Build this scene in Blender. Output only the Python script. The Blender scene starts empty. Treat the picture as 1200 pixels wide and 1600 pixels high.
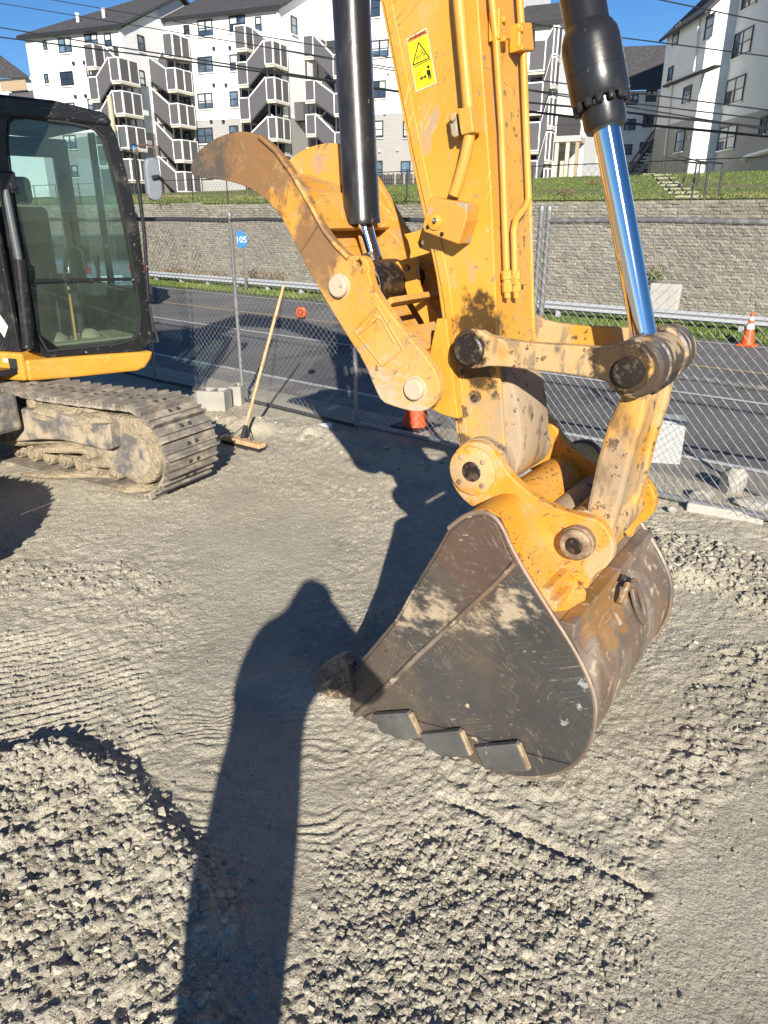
import bpy, bmesh, math, random
import numpy as np
from mathutils import Vector, Matrix
random.seed(7)
S = bpy.context.scene
COL = S.collection

# ------------------------------------------------------------------ camera, sky, sun, exposure
FPX = 1130.0                       # focal length in pixels of a 1200 x 1600 picture
TH = math.atan(460 / FPX)          # the camera looks this far below the horizon
HC = 1.7
cam = bpy.data.cameras.new('camera'); cam_o = bpy.data.objects.new('camera', cam); COL.objects.link(cam_o)
cam.sensor_fit = 'VERTICAL'; cam.sensor_height = 36; cam.lens = 36 * FPX / 1600
cam.clip_start = 0.05; cam.clip_end = 2000
cam_o.location = (0, 0, HC); cam_o.rotation_euler = (math.pi / 2 - TH, 0, 0)
S.camera = cam_o
SUN_EL = math.radians(23); SUN_AZ = math.radians(-4)      # light travels towards +Y, a little to -X
w = bpy.data.worlds.new('World'); S.world = w; w.use_nodes = True
nt = w.node_tree; sky = nt.nodes.new('ShaderNodeTexSky'); sky.sky_type = 'NISHITA'; sky.sun_disc = False
sky.sun_elevation = SUN_EL; sky.sun_rotation = math.pi + SUN_AZ * -1
sky.air_density = 0.9; sky.dust_density = 0.0; sky.ozone_density = 5.0; sky.altitude = 1200
bg = nt.nodes['Background']; bg.inputs['Strength'].default_value = 0.068
hsv = nt.nodes.new('ShaderNodeHueSaturation'); hsv.inputs['Saturation'].default_value = 1.12; nt.links.new(sky.outputs[0], hsv.inputs['Color']); nt.links.new(hsv.outputs[0], bg.inputs[0])
sun = bpy.data.lights.new('sun', 'SUN'); sun.energy = 5.0; sun.angle = math.radians(0.5); sun.color = (1, 0.93, 0.82)
sun_o = bpy.data.objects.new('sun', sun); COL.objects.link(sun_o)
ld = Vector((math.sin(SUN_AZ) * math.cos(SUN_EL), math.cos(SUN_AZ) * math.cos(SUN_EL), -math.sin(SUN_EL)))
sun_o.rotation_euler = ld.to_track_quat('-Z', 'Y').to_euler()
S.view_settings.view_transform = 'Standard'; S.view_settings.look = 'None'
S.view_settings.exposure = 0.82; S.view_settings.gamma = 1.0; S.view_settings.use_curve_mapping = False
S.cycles.max_bounces = 6; S.cycles.transparent_max_bounces = 16

# ------------------------------------------------------------------ geometry helpers
ct, st = math.cos(TH), math.sin(TH)
CAM = Vector((0, 0, HC))
def ray(px, py):
    a = (px - 600) / FPX; b = (800 - py) / FPX
    return Vector((a, ct + b * st, -st + b * ct))
def gnd(px, py, z=0.0):
    r = ray(px, py); return CAM + r * ((z - HC) / r.z)
def onp(px, py, n, d):
    r = ray(px, py); return CAM + r * ((d - n.dot(CAM)) / n.dot(r))
Z = Vector((0, 0, 1))

class Fr:
    def __init__(s, O, X, Y, Zv=Z): s.O, s.X, s.Y, s.Z = Vector(O), Vector(X).normalized(), Vector(Y).normalized(), Vector(Zv).normalized()
    def __call__(s, a, b, c): return s.O + s.X * a + s.Y * b + s.Z * c
    def px(s, x, y, b=0.0):                       # (a, c) of the point seen at x, y on the plane at b
        p = onp(x, y, s.Y, s.Y.dot(s.O) + b) - s.O
        return p.dot(s.X), p.dot(s.Z)
WF = Fr((0, 0, 0), (1, 0, 0), (0, 1, 0))

class MB:
    def __init__(s): s.v = []; s.f = []
    def add(s, vs, fs):
        n = len(s.v); s.v += [tuple(v) for v in vs]; s.f += [tuple(i + n for i in f) for f in fs]; return s
    def box(s, fr, a, b, c):
        vs = [fr(x, y, z) for z in c for y in b for x in a]
        return s.add(vs, [(0, 2, 3, 1), (4, 5, 7, 6), (0, 1, 5, 4), (2, 6, 7, 3), (0, 4, 6, 2), (1, 3, 7, 5)])
    def ext(s, pts, vec):
        n = len(pts); vec = Vector(vec)
        vs = list(pts) + [Vector(p) + vec for p in pts]
        return s.add(vs, [tuple(range(n))[::-1], tuple(range(n, 2 * n))] + [(i, (i + 1) % n, n + (i + 1) % n, n + i) for i in range(n)])
    def ring(s, outer, inner, vec):               # a frame between two outlines of the same count
        n = len(outer); vec = Vector(vec)
        vs = list(outer) + list(inner) + [Vector(p) + vec for p in outer] + [Vector(p) + vec for p in inner]
        fs = []
        for i in range(n):
            j = (i + 1) % n
            fs += [(i, n + i, n + j, j), (2 * n + i, 2 * n + j, 3 * n + j, 3 * n + i), (i, j, 2 * n + j, 2 * n + i), (n + i, 3 * n + i, 3 * n + j, n + j)]
        return s.add(vs, fs)
    def tube(s, pts, r, n=8, cap=True):
        pts = [Vector(p) for p in pts]; rr = r if isinstance(r, (list, tuple)) else [r] * len(pts)
        vs = []; fs = []; up = None
        for i, p in enumerate(pts):
            t = (pts[min(i + 1, len(pts) - 1)] - pts[max(i - 1, 0)]).normalized()
            if up is None: up = t.orthogonal().normalized()
            up = (up - t * up.dot(t)).normalized(); q = t.cross(up)
            vs += [p + (up * math.cos(k * 2 * math.pi / n) + q * math.sin(k * 2 * math.pi / n)) * rr[i] for k in range(n)]
        for i in range(len(pts) - 1):
            fs += [(i * n + k, i * n + (k + 1) % n, (i + 1) * n + (k + 1) % n, (i + 1) * n + k) for k in range(n)]
        if cap: fs += [tuple(range(n))[::-1], tuple((len(pts) - 1) * n + k for k in range(n))]
        return s.add(vs, fs)
    def lathe(s, p, d, prof, n=24):               # prof: (distance along d, radius)
        p = Vector(p); d = Vector(d).normalized(); u = d.orthogonal().normalized(); q = d.cross(u); vs = []; fs = []
        for (t, r) in prof:
            vs += [p + d * t + (u * math.cos(k * 2 * math.pi / n) + q * math.sin(k * 2 * math.pi / n)) * r for k in range(n)]
        for i in range(len(prof) - 1):
            fs += [(i * n + k, i * n + (k + 1) % n, (i + 1) * n + (k + 1) % n, (i + 1) * n + k) for k in range(n)]
        fs += [tuple(range(n))[::-1], tuple((len(prof) - 1) * n + k for k in range(n))]
        return s.add(vs, fs)
    def holed(s, outer, holes, vec):              # a plate with holes in it
        bm = bmesh.new(); vec = Vector(vec); edges = []
        for loop in [outer] + holes:
            vv = [bm.verts.new(p) for p in loop]
            edges += [bm.edges.new((vv[i], vv[(i + 1) % len(vv)])) for i in range(len(vv))]
        bmesh.ops.triangle_fill(bm, edges=edges, use_beauty=True, use_dissolve=False)
        bm.verts.index_update(); vs = [v.co.copy() for v in bm.verts]; n = len(vs)
        fs = [tuple(v.index for v in f.verts) for f in bm.faces]; bm.free()
        out = list(fs) + [tuple(i + n for i in f[::-1]) for f in fs]; k = 0
        for loop in [outer] + holes:
            m = len(loop); out += [(k + i, k + (i + 1) % m, n + k + (i + 1) % m, n + k + i) for i in range(m)]; k += m
        return s.add(vs + [v + vec for v in vs], out)

WL = {}
def link(o, parent, loc):
    COL.objects.link(o); WL[o.name] = Vector(loc)
    if parent is not None: o.parent = parent; o.location = Vector(loc) - WL[parent.name]
    else: o.location = loc
    return o
def tag(o, label=None, cat=None, group=None, kind=None):
    for k, v in (('label', label), ('category', cat), ('group', group), ('kind', kind)):
        if v: o[k] = v
    return o
def thing(name, label, cat, loc, group=None):
    o = link(bpy.data.objects.new(name, None), None, loc); o.empty_display_size = 0.1
    return tag(o, label, cat, group)
def put(name, mb, m, parent=None, bevel=0, smooth=False, loc=None, label=None, kind=None):
    vs, fs = mb.v, mb.f
    base = WL[parent.name] if parent is not None else Vector(loc or (0, 0, 0))
    me = bpy.data.meshes.new(name)
    a = np.array(vs, dtype=float) - np.array(base)
    me.from_pydata(a.tolist(), [], fs)
    bm = bmesh.new(); bm.from_mesh(me); bmesh.ops.recalc_face_normals(bm, faces=bm.faces); bm.to_mesh(me); bm.free()
    me.materials.append(m)
    if smooth: me.shade_smooth()
    o = link(bpy.data.objects.new(name, me), parent, base)
    if bevel:
        b = o.modifiers.new('bevel', 'BEVEL'); b.width = bevel; b.segments = 2; b.limit_method = 'ANGLE'; b.angle_limit = math.radians(40)
    if smooth:
        e = o.modifiers.new('split', 'EDGE_SPLIT'); e.split_angle = math.radians(38)
    return tag(o, label, kind=kind)
def again(src, parent, off, label=None):          # another part sharing the mesh
    o = src.copy(); COL.objects.link(o); o.parent = parent; o.location = src.location + Vector(off)
    WL[o.name] = WL[src.name] + Vector(off)
    if label: o['label'] = label
    return o
def copy_tree(o, off, label=None, parent=None):
    c = o.copy(); COL.objects.link(c); WL[c.name] = WL[o.name] + Vector(off)
    if parent is not None: c.parent = parent
    else: c.location = o.location + Vector(off)
    if label: c['label'] = label
    for ch in list(o.children): copy_tree(ch, off, None, c)
    return c
def fast_mesh(name, V, Fq, m, k, parent=None, smooth=False):
    me = bpy.data.meshes.new(name); V = np.asarray(V, dtype=np.float32); Fq = np.asarray(Fq, dtype=np.int32)
    me.vertices.add(len(V)); me.vertices.foreach_set('co', V.ravel())
    me.loops.add(Fq.size); me.loops.foreach_set('vertex_index', Fq.ravel())
    me.polygons.add(len(Fq)); me.polygons.foreach_set('loop_start', np.arange(len(Fq), dtype=np.int32) * k)
    me.update(calc_edges=True); me.materials.append(m)
    if smooth: me.shade_smooth()
    else: me.shade_flat()
    base = WL[parent.name] if parent is not None else Vector((0, 0, 0))
    o = link(bpy.data.objects.new(name, me), parent, base)
    if parent is not None: me.transform(Matrix.Translation(-base))
    return o

# ------------------------------------------------------------------ materials
def mat(name, base, rough=0.5, metal=0.0, layers=(), bump=(), spec=0.5, coat=0.0, vary=None, island=None):
    """layers: dicts with col, scale, lo, hi, fac, detail, stretch, rot, rough, near=[(point, radius, fuzz)], metal
       bump: (scale, strength in metres, detail)"""
    m = bpy.data.materials.new(name); m.use_nodes = True; t = m.node_tree; N = t.nodes; Lk = t.links
    b = N['Principled BSDF']; geo = N.new('ShaderNodeNewGeometry')
    def noise(scale, detail=4, stretch=None, rot=0.0, rgh=0.55):
        n = N.new('ShaderNodeTexNoise'); n.inputs['Scale'].default_value = scale; n.inputs['Detail'].default_value = detail
        n.inputs['Roughness'].default_value = rgh
        if stretch:
            mp = N.new('ShaderNodeMapping'); mp.vector_type = 'POINT'; mp.inputs['Scale'].default_value = stretch
            rt = N.new('ShaderNodeVectorRotate'); rt.rotation_type = 'Z_AXIS'; rt.inputs['Angle'].default_value = rot
            Lk.new(geo.outputs['Position'], rt.inputs['Vector']); Lk.new(rt.outputs[0], mp.inputs['Vector']); Lk.new(mp.outputs[0], n.inputs['Vector'])
        else: Lk.new(geo.outputs['Position'], n.inputs['Vector'])
        return n.outputs['Fac']
    def math_(op, a, c=None, clamp=False):
        n = N.new('ShaderNodeMath'); n.operation = op; n.use_clamp = clamp
        for i, x in enumerate((a, c)):
            if x is None: continue
            if isinstance(x, (int, float)): n.inputs[i].default_value = x
            else: Lk.new(x, n.inputs[i])
        return n.outputs[0]
    def rng(x, lo, hi, o0=0.0, o1=1.0):
        n = N.new('ShaderNodeMapRange'); n.interpolation_type = 'SMOOTHSTEP'
        Lk.new(x, n.inputs[0]); n.inputs[1].default_value = lo; n.inputs[2].default_value = hi; n.inputs[3].default_value = o0; n.inputs[4].default_value = o1
        return n.outputs[0]
    def mixc(f, a, c):
        n = N.new('ShaderNodeMix'); n.data_type = 'RGBA'
        Lk.new(f, n.inputs[0])
        for i, x in ((6, a), (7, c)):
            if isinstance(x, tuple): n.inputs[i].default_value = (*x[:3], 1)
            else: Lk.new(x, n.inputs[i])
        return n.outputs[2]
    col = N.new('ShaderNodeRGB'); col.outputs[0].default_value = (*base, 1); c = col.outputs[0]
    rv = N.new('ShaderNodeValue'); rv.outputs[0].default_value = rough; r = rv.outputs[0]
    mv = N.new('ShaderNodeValue'); mv.outputs[0].default_value = metal; me_ = mv.outputs[0]
    if vary:                                       # (scale, amount): soft brightness variation
        f = noise(vary[0], 5); hs = N.new('ShaderNodeHueSaturation'); Lk.new(c, hs.inputs['Color'])
        Lk.new(rng(f, 0.25, 0.75, 1 - vary[1], 1 + vary[1]), hs.inputs['Value']); c = hs.outputs[0]
    if island:
        hs = N.new('ShaderNodeHueSaturation'); Lk.new(c, hs.inputs['Color'])
        mr = N.new('ShaderNodeMapRange'); Lk.new(geo.outputs['Random Per Island'], mr.inputs[0]); mr.inputs[3].default_value = 1 - island; mr.inputs[4].default_value = 1 + island
        Lk.new(mr.outputs[0], hs.inputs['Value']); c = hs.outputs[0]
    for ly in layers:
        if 'near' in ly:
            f = None
            for (p, rad, fz) in ly['near']:
                vm = N.new('ShaderNodeVectorMath'); vm.operation = 'DISTANCE'; Lk.new(geo.outputs['Position'], vm.inputs[0]); vm.inputs[1].default_value = tuple(p)
                d = math_('ADD', vm.outputs['Value'], math_('MULTIPLY', math_('SUBTRACT', noise(ly.get('scale', 14), 8, ly.get('stretch'), ly.get('rot', 0.0), .68), 0.5), fz * 2.6))
                g = rng(d, rad - fz * ly.get('soft', .28), rad + fz * 0.06, 1.0, 0.0)
                f = g if f is None else math_('MAXIMUM', f, g)
        elif 'scr' in ly:                          # long thin scratches: the level lines of a stretched noise, in the stick's plane
            phi, sc, wd = ly['scr']
            ra = N.new('ShaderNodeVectorRotate'); ra.rotation_type = 'Z_AXIS'; ra.inputs['Angle'].default_value = math.radians(34); Lk.new(geo.outputs['Position'], ra.inputs['Vector'])
            rb_ = N.new('ShaderNodeVectorRotate'); rb_.rotation_type = 'Y_AXIS'; rb_.inputs['Angle'].default_value = phi; Lk.new(ra.outputs[0], rb_.inputs['Vector'])
            mp = N.new('ShaderNodeMapping'); mp.inputs['Scale'].default_value = (1.0, 1.5, 14); Lk.new(rb_.outputs[0], mp.inputs['Vector'])
            n_ = N.new('ShaderNodeTexNoise'); n_.inputs['Scale'].default_value = sc; n_.inputs['Detail'].default_value = 1.5; Lk.new(mp.outputs[0], n_.inputs['Vector'])
            dd = math_('ABSOLUTE', math_('SUBTRACT', n_.outputs['Fac'], 0.5))
            f = math_('MULTIPLY', rng(dd, wd * .4, wd, 1.0, 0.0), rng(noise(ly.get('patch', 6), 3), .50, .60))
        elif 'zlow' in ly:
            z0, z1 = ly['zlow']; sx = N.new('ShaderNodeSeparateXYZ'); Lk.new(geo.outputs['Position'], sx.inputs[0])
            f = rng(math_('ADD', sx.outputs[2], math_('MULTIPLY', math_('SUBTRACT', noise(ly.get('scale', 6), 5), 0.5), ly.get('wob', 0.4))), z0, z1, 1.0, 0.0)
        else:
            f = rng(noise(ly['scale'], ly.get('detail', 5), ly.get('stretch'), ly.get('rot', 0.0), ly.get('rgh', 0.6)), ly['lo'], ly['hi'])
        if 'also' in ly:
            sc, lo, hi = ly['also'][:3]; f = math_('MULTIPLY', f, rng(noise(sc, 6, *(ly['also'][3:5])), lo, hi))
        if ly.get('fac', 1) != 1: f = math_('MULTIPLY', f, ly['fac'])
        c = mixc(f, c, ly['col'])
        for key, ref in (('rough', 'r'), ('metal', 'm')):
            if key in ly:
                n = N.new('ShaderNodeMix'); n.data_type = 'FLOAT'; Lk.new(f, n.inputs[0])
                Lk.new(r if ref == 'r' else me_, n.inputs[2]); n.inputs[3].default_value = ly[key]
                if ref == 'r': r = n.outputs[0]
                else: me_ = n.outputs[0]
    Lk.new(c, b.inputs['Base Color']); Lk.new(r, b.inputs['Roughness']); Lk.new(me_, b.inputs['Metallic'])
    b.inputs['Specular IOR Level'].default_value = spec; b.inputs['Coat Weight'].default_value = coat
    prev = None
    for e in bump:
        sc, dist, det = e[:3]
        bp = N.new('ShaderNodeBump'); bp.inputs['Distance'].default_value = dist; bp.inputs['Strength'].default_value = 1.0
        Lk.new(noise(sc, det, e[3] if len(e) > 3 else None, e[4] if len(e) > 4 else 0.0), bp.inputs['Height'])
        if prev: Lk.new(prev, bp.inputs['Normal'])
        prev = bp.outputs[0]
    if prev: Lk.new(prev, b.inputs['Normal'])
    return m

def glass(name, tint, refl=0.9, alpha=0.25, rough=0.0, dust=None):
    m = bpy.data.materials.new(name); m.use_nodes = True; t = m.node_tree; N = t.nodes; Lk = t.links
    out = N['Material Output']; N.remove(N['Principled BSDF'])
    tr = N.new('ShaderNodeBsdfTransparent'); tr.inputs[0].default_value = (*tint, 1)
    gl = N.new('ShaderNodeBsdfGlossy'); gl.inputs['Roughness'].default_value = rough; gl.inputs[0].default_value = (refl, refl, refl, 1)
    lw = N.new('ShaderNodeLayerWeight'); pw = N.new('ShaderNodeMath'); pw.operation = 'POWER'; pw.inputs[1].default_value = 4.0; Lk.new(lw.outputs['Facing'], pw.inputs[0])
    fr = N.new('ShaderNodeMapRange'); fr.inputs[3].default_value = 0.06; fr.inputs[4].default_value = 0.8; Lk.new(pw.outputs[0], fr.inputs[0])
    mx = N.new('ShaderNodeMixShader'); Lk.new(fr.outputs[0], mx.inputs[0]); Lk.new(tr.outputs[0], mx.inputs[1]); Lk.new(gl.outputs[0], mx.inputs[2])
    res = mx.outputs[0]
    df = N.new('ShaderNodeBsdfDiffuse'); df.inputs[0].default_value = (0.30, 0.36, 0.27, 1)
    nz = N.new('ShaderNodeTexNoise'); nz.inputs['Scale'].default_value = 3; nz.inputs['Detail'].default_value = 6
    ge = N.new('ShaderNodeNewGeometry'); Lk.new(ge.outputs['Position'], nz.inputs['Vector'])
    mr = N.new('ShaderNodeMapRange'); Lk.new(nz.outputs[0], mr.inputs[0]); mr.inputs[1].default_value = 0.35; mr.inputs[2].default_value = 0.8
    mr.inputs[3].default_value = alpha * 0.6; mr.inputs[4].default_value = alpha * 1.6
    m2 = N.new('ShaderNodeMixShader'); Lk.new(mr.outputs[0], m2.inputs[0]); Lk.new(res, m2.inputs[1]); Lk.new(df.outputs[0], m2.inputs[2])
    Lk.new(m2.outputs[0], out.inputs['Surface'])
    return m

# ------------------------------------------------------------------ the excavator's frames
ANG = math.radians(34); D0 = 1.76
H = Vector((math.cos(ANG), -math.sin(ANG), 0)); Lv = Vector((-H.y, H.x, 0))
AF = Fr(Lv * D0, H, Lv)                       # u along the arm's heading, w away from the camera, z up
def A(x, y, wd):
    u, z = AF.px(x, y, wd); return AF(u, wd, z)
def AE(mb, pts, w0, w1, at=None):             # outline seen on the plane `at`, built from w0 to w1
    at = w0 if at is None else at
    q = [AF.px(x, y, at) for x, y in pts]
    return mb.ext([AF(u, w0, z) for u, z in q], Lv * (w1 - w0))
def smooth_poly(pts, n=2):                    # Chaikin corner cutting on a closed outline
    for _ in range(n):
        o = []
        for i in range(len(pts)):
            p, q = pts[i], pts[(i + 1) % len(pts)]
            o += [(p[0] * .75 + q[0] * .25, p[1] * .75 + q[1] * .25), (p[0] * .25 + q[0] * .75, p[1] * .25 + q[1] * .75)]
        pts = o
    return pts
W0, W1 = 0.285, 0.575                         # near and far face of the stick
WM = (W0 + W1) / 2
PIN_IDLE = A(735, 546, 0.2); PIN_JOINT = A(985, 580, 0.2); PIN_JOINT_B = A(1042, 572, 0.6)
PIN_BUCKET = A(740, 735, 0.2); PIN_LINK = A(905, 845, 0.2); PIN_THUMB = A(650, 607, 0.15)
PIN_TCYL = A(532, 447, 0.15)
GREASE = (0.018, 0.012, 0.008); DUST = (0.43, 0.33, 0.20); RUST = (0.13, 0.055, 0.025); BARE = (0.16, 0.15, 0.14)
YEL = (0.57, 0.275, 0.030)
def scratches(col, rot, fac=0.8, lo=0, hi=0, sc=30, st=None):
    return dict(col=col, scr=(rot * 2.1, max(2.0, sc * .16), .010), patch=4 + rot * 3, fac=fac)
yellow = mat('yellow paint', YEL, 0.42, layers=[
    dict(col=(0.56, 0.32, 0.10), scale=3.2, lo=0.40, hi=0.72, fac=0.6, rough=0.65),
    dict(col=DUST, scale=9, lo=0.58, hi=0.80, fac=0.35, rough=0.8),
    dict(col=(0.24, 0.20, 0.16), scale=30, lo=0.65, hi=0.68, fac=0.8, also=(4, 0.42, 0.6), rough=0.7),
    scratches((0.22, 0.15, 0.08), 0.3), scratches((0.75, 0.48, 0.20), 0.9, 0.5, 0.67, 0.71, 22)],
    vary=(1.7, 0.10), bump=((60, 0.0006, 3), (5, 0.004, 2)), spec=0.45)
yellow_arm = mat('yellow stick paint', YEL, 0.40, layers=[
    dict(col=(0.56, 0.32, 0.10), scale=2.6, lo=0.40, hi=0.72, fac=0.6, rough=0.65),
    dict(col=(0.44, 0.29, 0.13), scale=13, lo=0.56, hi=0.70, fac=0.5, stretch=(1, 1, .5), rough=.75),
    dict(col=DUST, zlow=(1.0, 1.40), wob=0.6, scale=7, fac=0.32, rough=0.8),
    dict(col=(0.20, 0.16, 0.12), scale=30, lo=0.645, hi=0.67, fac=0.85, also=(3.5, 0.42, 0.6), rough=0.7),
    dict(col=(0.33, 0.27, 0.20), scale=11, lo=0.60, hi=0.66, fac=0.7, stretch=(1, 1, 0.5), also=(2.0, 0.4, 0.6)),
    scratches((0.22, 0.15, 0.08), 0.3, 0.7, 0.68, 0.71, 26, (1, 1, 8)),
    dict(col=GREASE, near=[(PIN_IDLE + Vector((0.02, 0.02, 0.02)), 0.13, 0.13), (A(742, 622, W0), 0.028, 0.03), (A(752, 575, W0), 0.07, 0.09)], scale=9, fac=0.9, rough=0.35),
    dict(col=(0.33, 0.25, 0.16), near=[(A(800, 650, W0 + .1), 0.16, 0.22), (A(712, 670, W0), .07, .2)], scale=15, soft=.5, fac=.75, rough=.85),
    dict(col=(0.09, 0.065, 0.045), near=[(A(800, 630, W1), 0.24, 0.25)], scale=16, also=(26, 0.52, 0.56), fac=0.9),
    dict(col=(0.05, 0.035, 0.025), near=[(A(712, 640, W0), 0.04, 0.09), (A(722, 580, W0), 0.03, 0.07), (A(770, 600, W0), .03, .08), (A(725, 690, W0), .03, .07), (A(745, 600, W0), .015, .08)], scale=18, fac=0.85),
    dict(col=(0.12, 0.085, 0.05), scale=30, lo=.60, hi=.64, fac=.8, also=(2.6, .5, .62)), dict(scr=(1.2, 4, .010), col=(0.72, 0.50, 0.24), patch=4, fac=.5)],
    vary=(1.7, 0.10), bump=((60, 0.0006, 3), (5, 0.004, 2)), spec=0.45)
yellow_worn = mat('worn yellow paint', (0.57, 0.262, 0.03), 0.5, layers=[
    dict(col=(0.52, 0.30, 0.10), scale=4, lo=0.40, hi=0.68, fac=0.7, rough=.65),
    dict(col=(0.36, 0.25, 0.14), scale=17, lo=0.54, hi=0.66, fac=0.6, rough=.8),
    dict(col=DUST, zlow=(1.05, 1.45), wob=0.6, scale=7, fac=0.40, rough=0.9),
    dict(col=(0.44, 0.37, 0.27), near=[(A(605, 610, 0.15), .10, .16), (A(655, 645, .15), .06, .10), (A(555, 560, .15), .03, .10)], scale=16, stretch=(1, 1, 2), soft=.5, fac=.85, rough=.95),
    dict(col=RUST, scale=14, lo=0.64, hi=0.68, fac=0.8, also=(3, 0.4, 0.6), rough=0.8),
    dict(col=(0.30, 0.24, 0.19), scale=6.5, lo=0.60, hi=0.68, fac=0.7),
    scratches((0.18, 0.12, 0.08), 0.4, 0.8, 0.64, 0.68), scratches((0.70, 0.50, 0.28), 1.2, 0.6, 0.64, 0.69, 20, (1, 1, 7)),
    dict(col=(0.17, 0.095, 0.05), near=[(A(362, 255, 0.15), 0.28, 0.26), (A(500, 385, 0.15), 0.14, 0.2)], scale=9, fac=0.85, rough=0.55),
    dict(col=(0.42, 0.235, 0.075), scale=15, lo=.50, hi=.62, fac=.55, also=(5, .44, .6), stretch=(1, 1, 1.6)), dict(col=(0.07, 0.045, 0.03), scale=21, lo=.60, hi=.66, fac=.7, also=(5, .46, .6)),
    dict(col=(0.075, 0.066, 0.058), near=[(A(305, 250, 0.15), 0.20, 0.26)], scale=8, soft=.5, fac=.92, rough=0.5),
    dict(scr=(.6, 5, .010), col=(0.30, 0.24, 0.18), patch=5, fac=.6), dict(scr=(2.0, 5, .010), col=(0.34, 0.28, 0.2), patch=6, fac=.5), dict(scr=(1.3, 4, .012), col=(0.05, 0.04, 0.03), patch=6, fac=.5),
    dict(col=(0.62, 0.60, 0.56), scale=16, lo=0.67, hi=0.70, fac=0.7, also=(5, 0.48, 0.6)),
    ], vary=(2, 0.12), bump=((45, 0.001, 4), (6, 0.006, 3)), spec=0.4)
yellow_link = mat('greasy yellow linkage paint', (0.55, 0.262, 0.035), 0.48, layers=[
    dict(col=DUST, scale=5, lo=0.38, hi=0.60, fac=0.7, rough=0.85),
    dict(col=(0.30, 0.225, 0.15), near=[(A(965, 740, .27), .17, .22), (A(920, 850, .25), .08, .12), (A(830, 690, .4), .12, .14)], scale=14, stretch=(1, 1, .4), soft=.5, fac=.8, rough=.9),
    dict(col=(0.20, 0.15, 0.10), scale=18, lo=0.54, hi=0.60, fac=0.75, stretch=(1, 1, 0.35), also=(5, .42, .56)),
    dict(col=(0.06, 0.04, 0.025), scale=34, lo=0.57, hi=0.62, fac=0.9, also=(7, .44, .56)),
    dict(col=(0.13, 0.085, 0.045), near=[(A(975, 660, .27), .07, .16), (A(955, 730, .27), .05, .14), (A(1000, 640, .5), .05, .12), (A(940, 840, .25), .03, .10), (A(975, 820, .5), .05, .14)], scale=17, stretch=(1, 1, .45), soft=.6, fac=.8, rough=.6),
    dict(col=(0.17, 0.11, 0.06), near=[(A(790, 545, .165), .05, .14), (A(900, 560, .165), .02, .14)], scale=20, soft=.8, fac=.6),
    dict(col=GREASE, near=[(PIN_IDLE, 0.10, 0.09), (PIN_JOINT + Vector((0, 0, 0.02)), 0.105, 0.10), (PIN_JOINT.lerp(PIN_JOINT_B, .35) + Vector((0, 0, 0.03)), 0.085, 0.08), (PIN_JOINT.lerp(PIN_JOINT_B, .8) + Vector((0, 0, 0.05)), 0.05, 0.08), (A(960, 650, 0.3), 0.05, 0.09)], scale=13, fac=0.93, rough=0.38),
    ], vary=(2.4, 0.15), bump=((40, 0.0012, 4), (9, 0.005, 3)), spec=0.4)
nose_m = mat('mud-smeared casting', (0.34, 0.255, 0.165), 0.8, layers=[dict(col=(0.50, 0.27, 0.06), scale=7, lo=.54, hi=.68, fac=.8), dict(col=(0.15, 0.11, 0.08), scale=17, lo=.56, hi=.62, fac=.8, stretch=(1, 1, .5)), dict(col=(0.06, 0.045, 0.03), scale=24, lo=.62, hi=.66, fac=.8)], bump=((40, .002, 4), (9, .008, 4)))
yellow_bucket = mat('scuffed yellow bucket paint', (0.58, 0.258, 0.022), 0.5, layers=[
    dict(col=(0.52, 0.29, 0.09), scale=5, lo=0.42, hi=0.7, fac=0.65, rough=.65),
    dict(col=(0.30, 0.20, 0.11), near=[(pp_ , .09, .2) for pp_ in (A(830, 800, .19), A(860, 900, .19), A(735, 780, .19))], scale=17, soft=.8, fac=.5, rough=.8),
    dict(col=(0.16, 0.075, 0.04), scale=48, lo=0.57, hi=0.61, fac=0.85, stretch=(1, 1, 2.2), also=(6, 0.40, 0.58)),
    dict(col=DUST, near=[(PIN_BUCKET, 0.10, 0.14), (PIN_LINK + Vector((.1, 0, -.05)), 0.12, 0.16)], scale=12, fac=0.7, rough=0.9),
    dict(col=DUST, scale=8, lo=0.58, hi=0.72, fac=0.55, rough=0.9),
    scratches((0.15, 0.09, 0.05), 0.6, 0.8, 0.65, 0.68, 34)], vary=(2, 0.12), bump=((50, 0.0008, 4), (8, 0.004, 3)))
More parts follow.
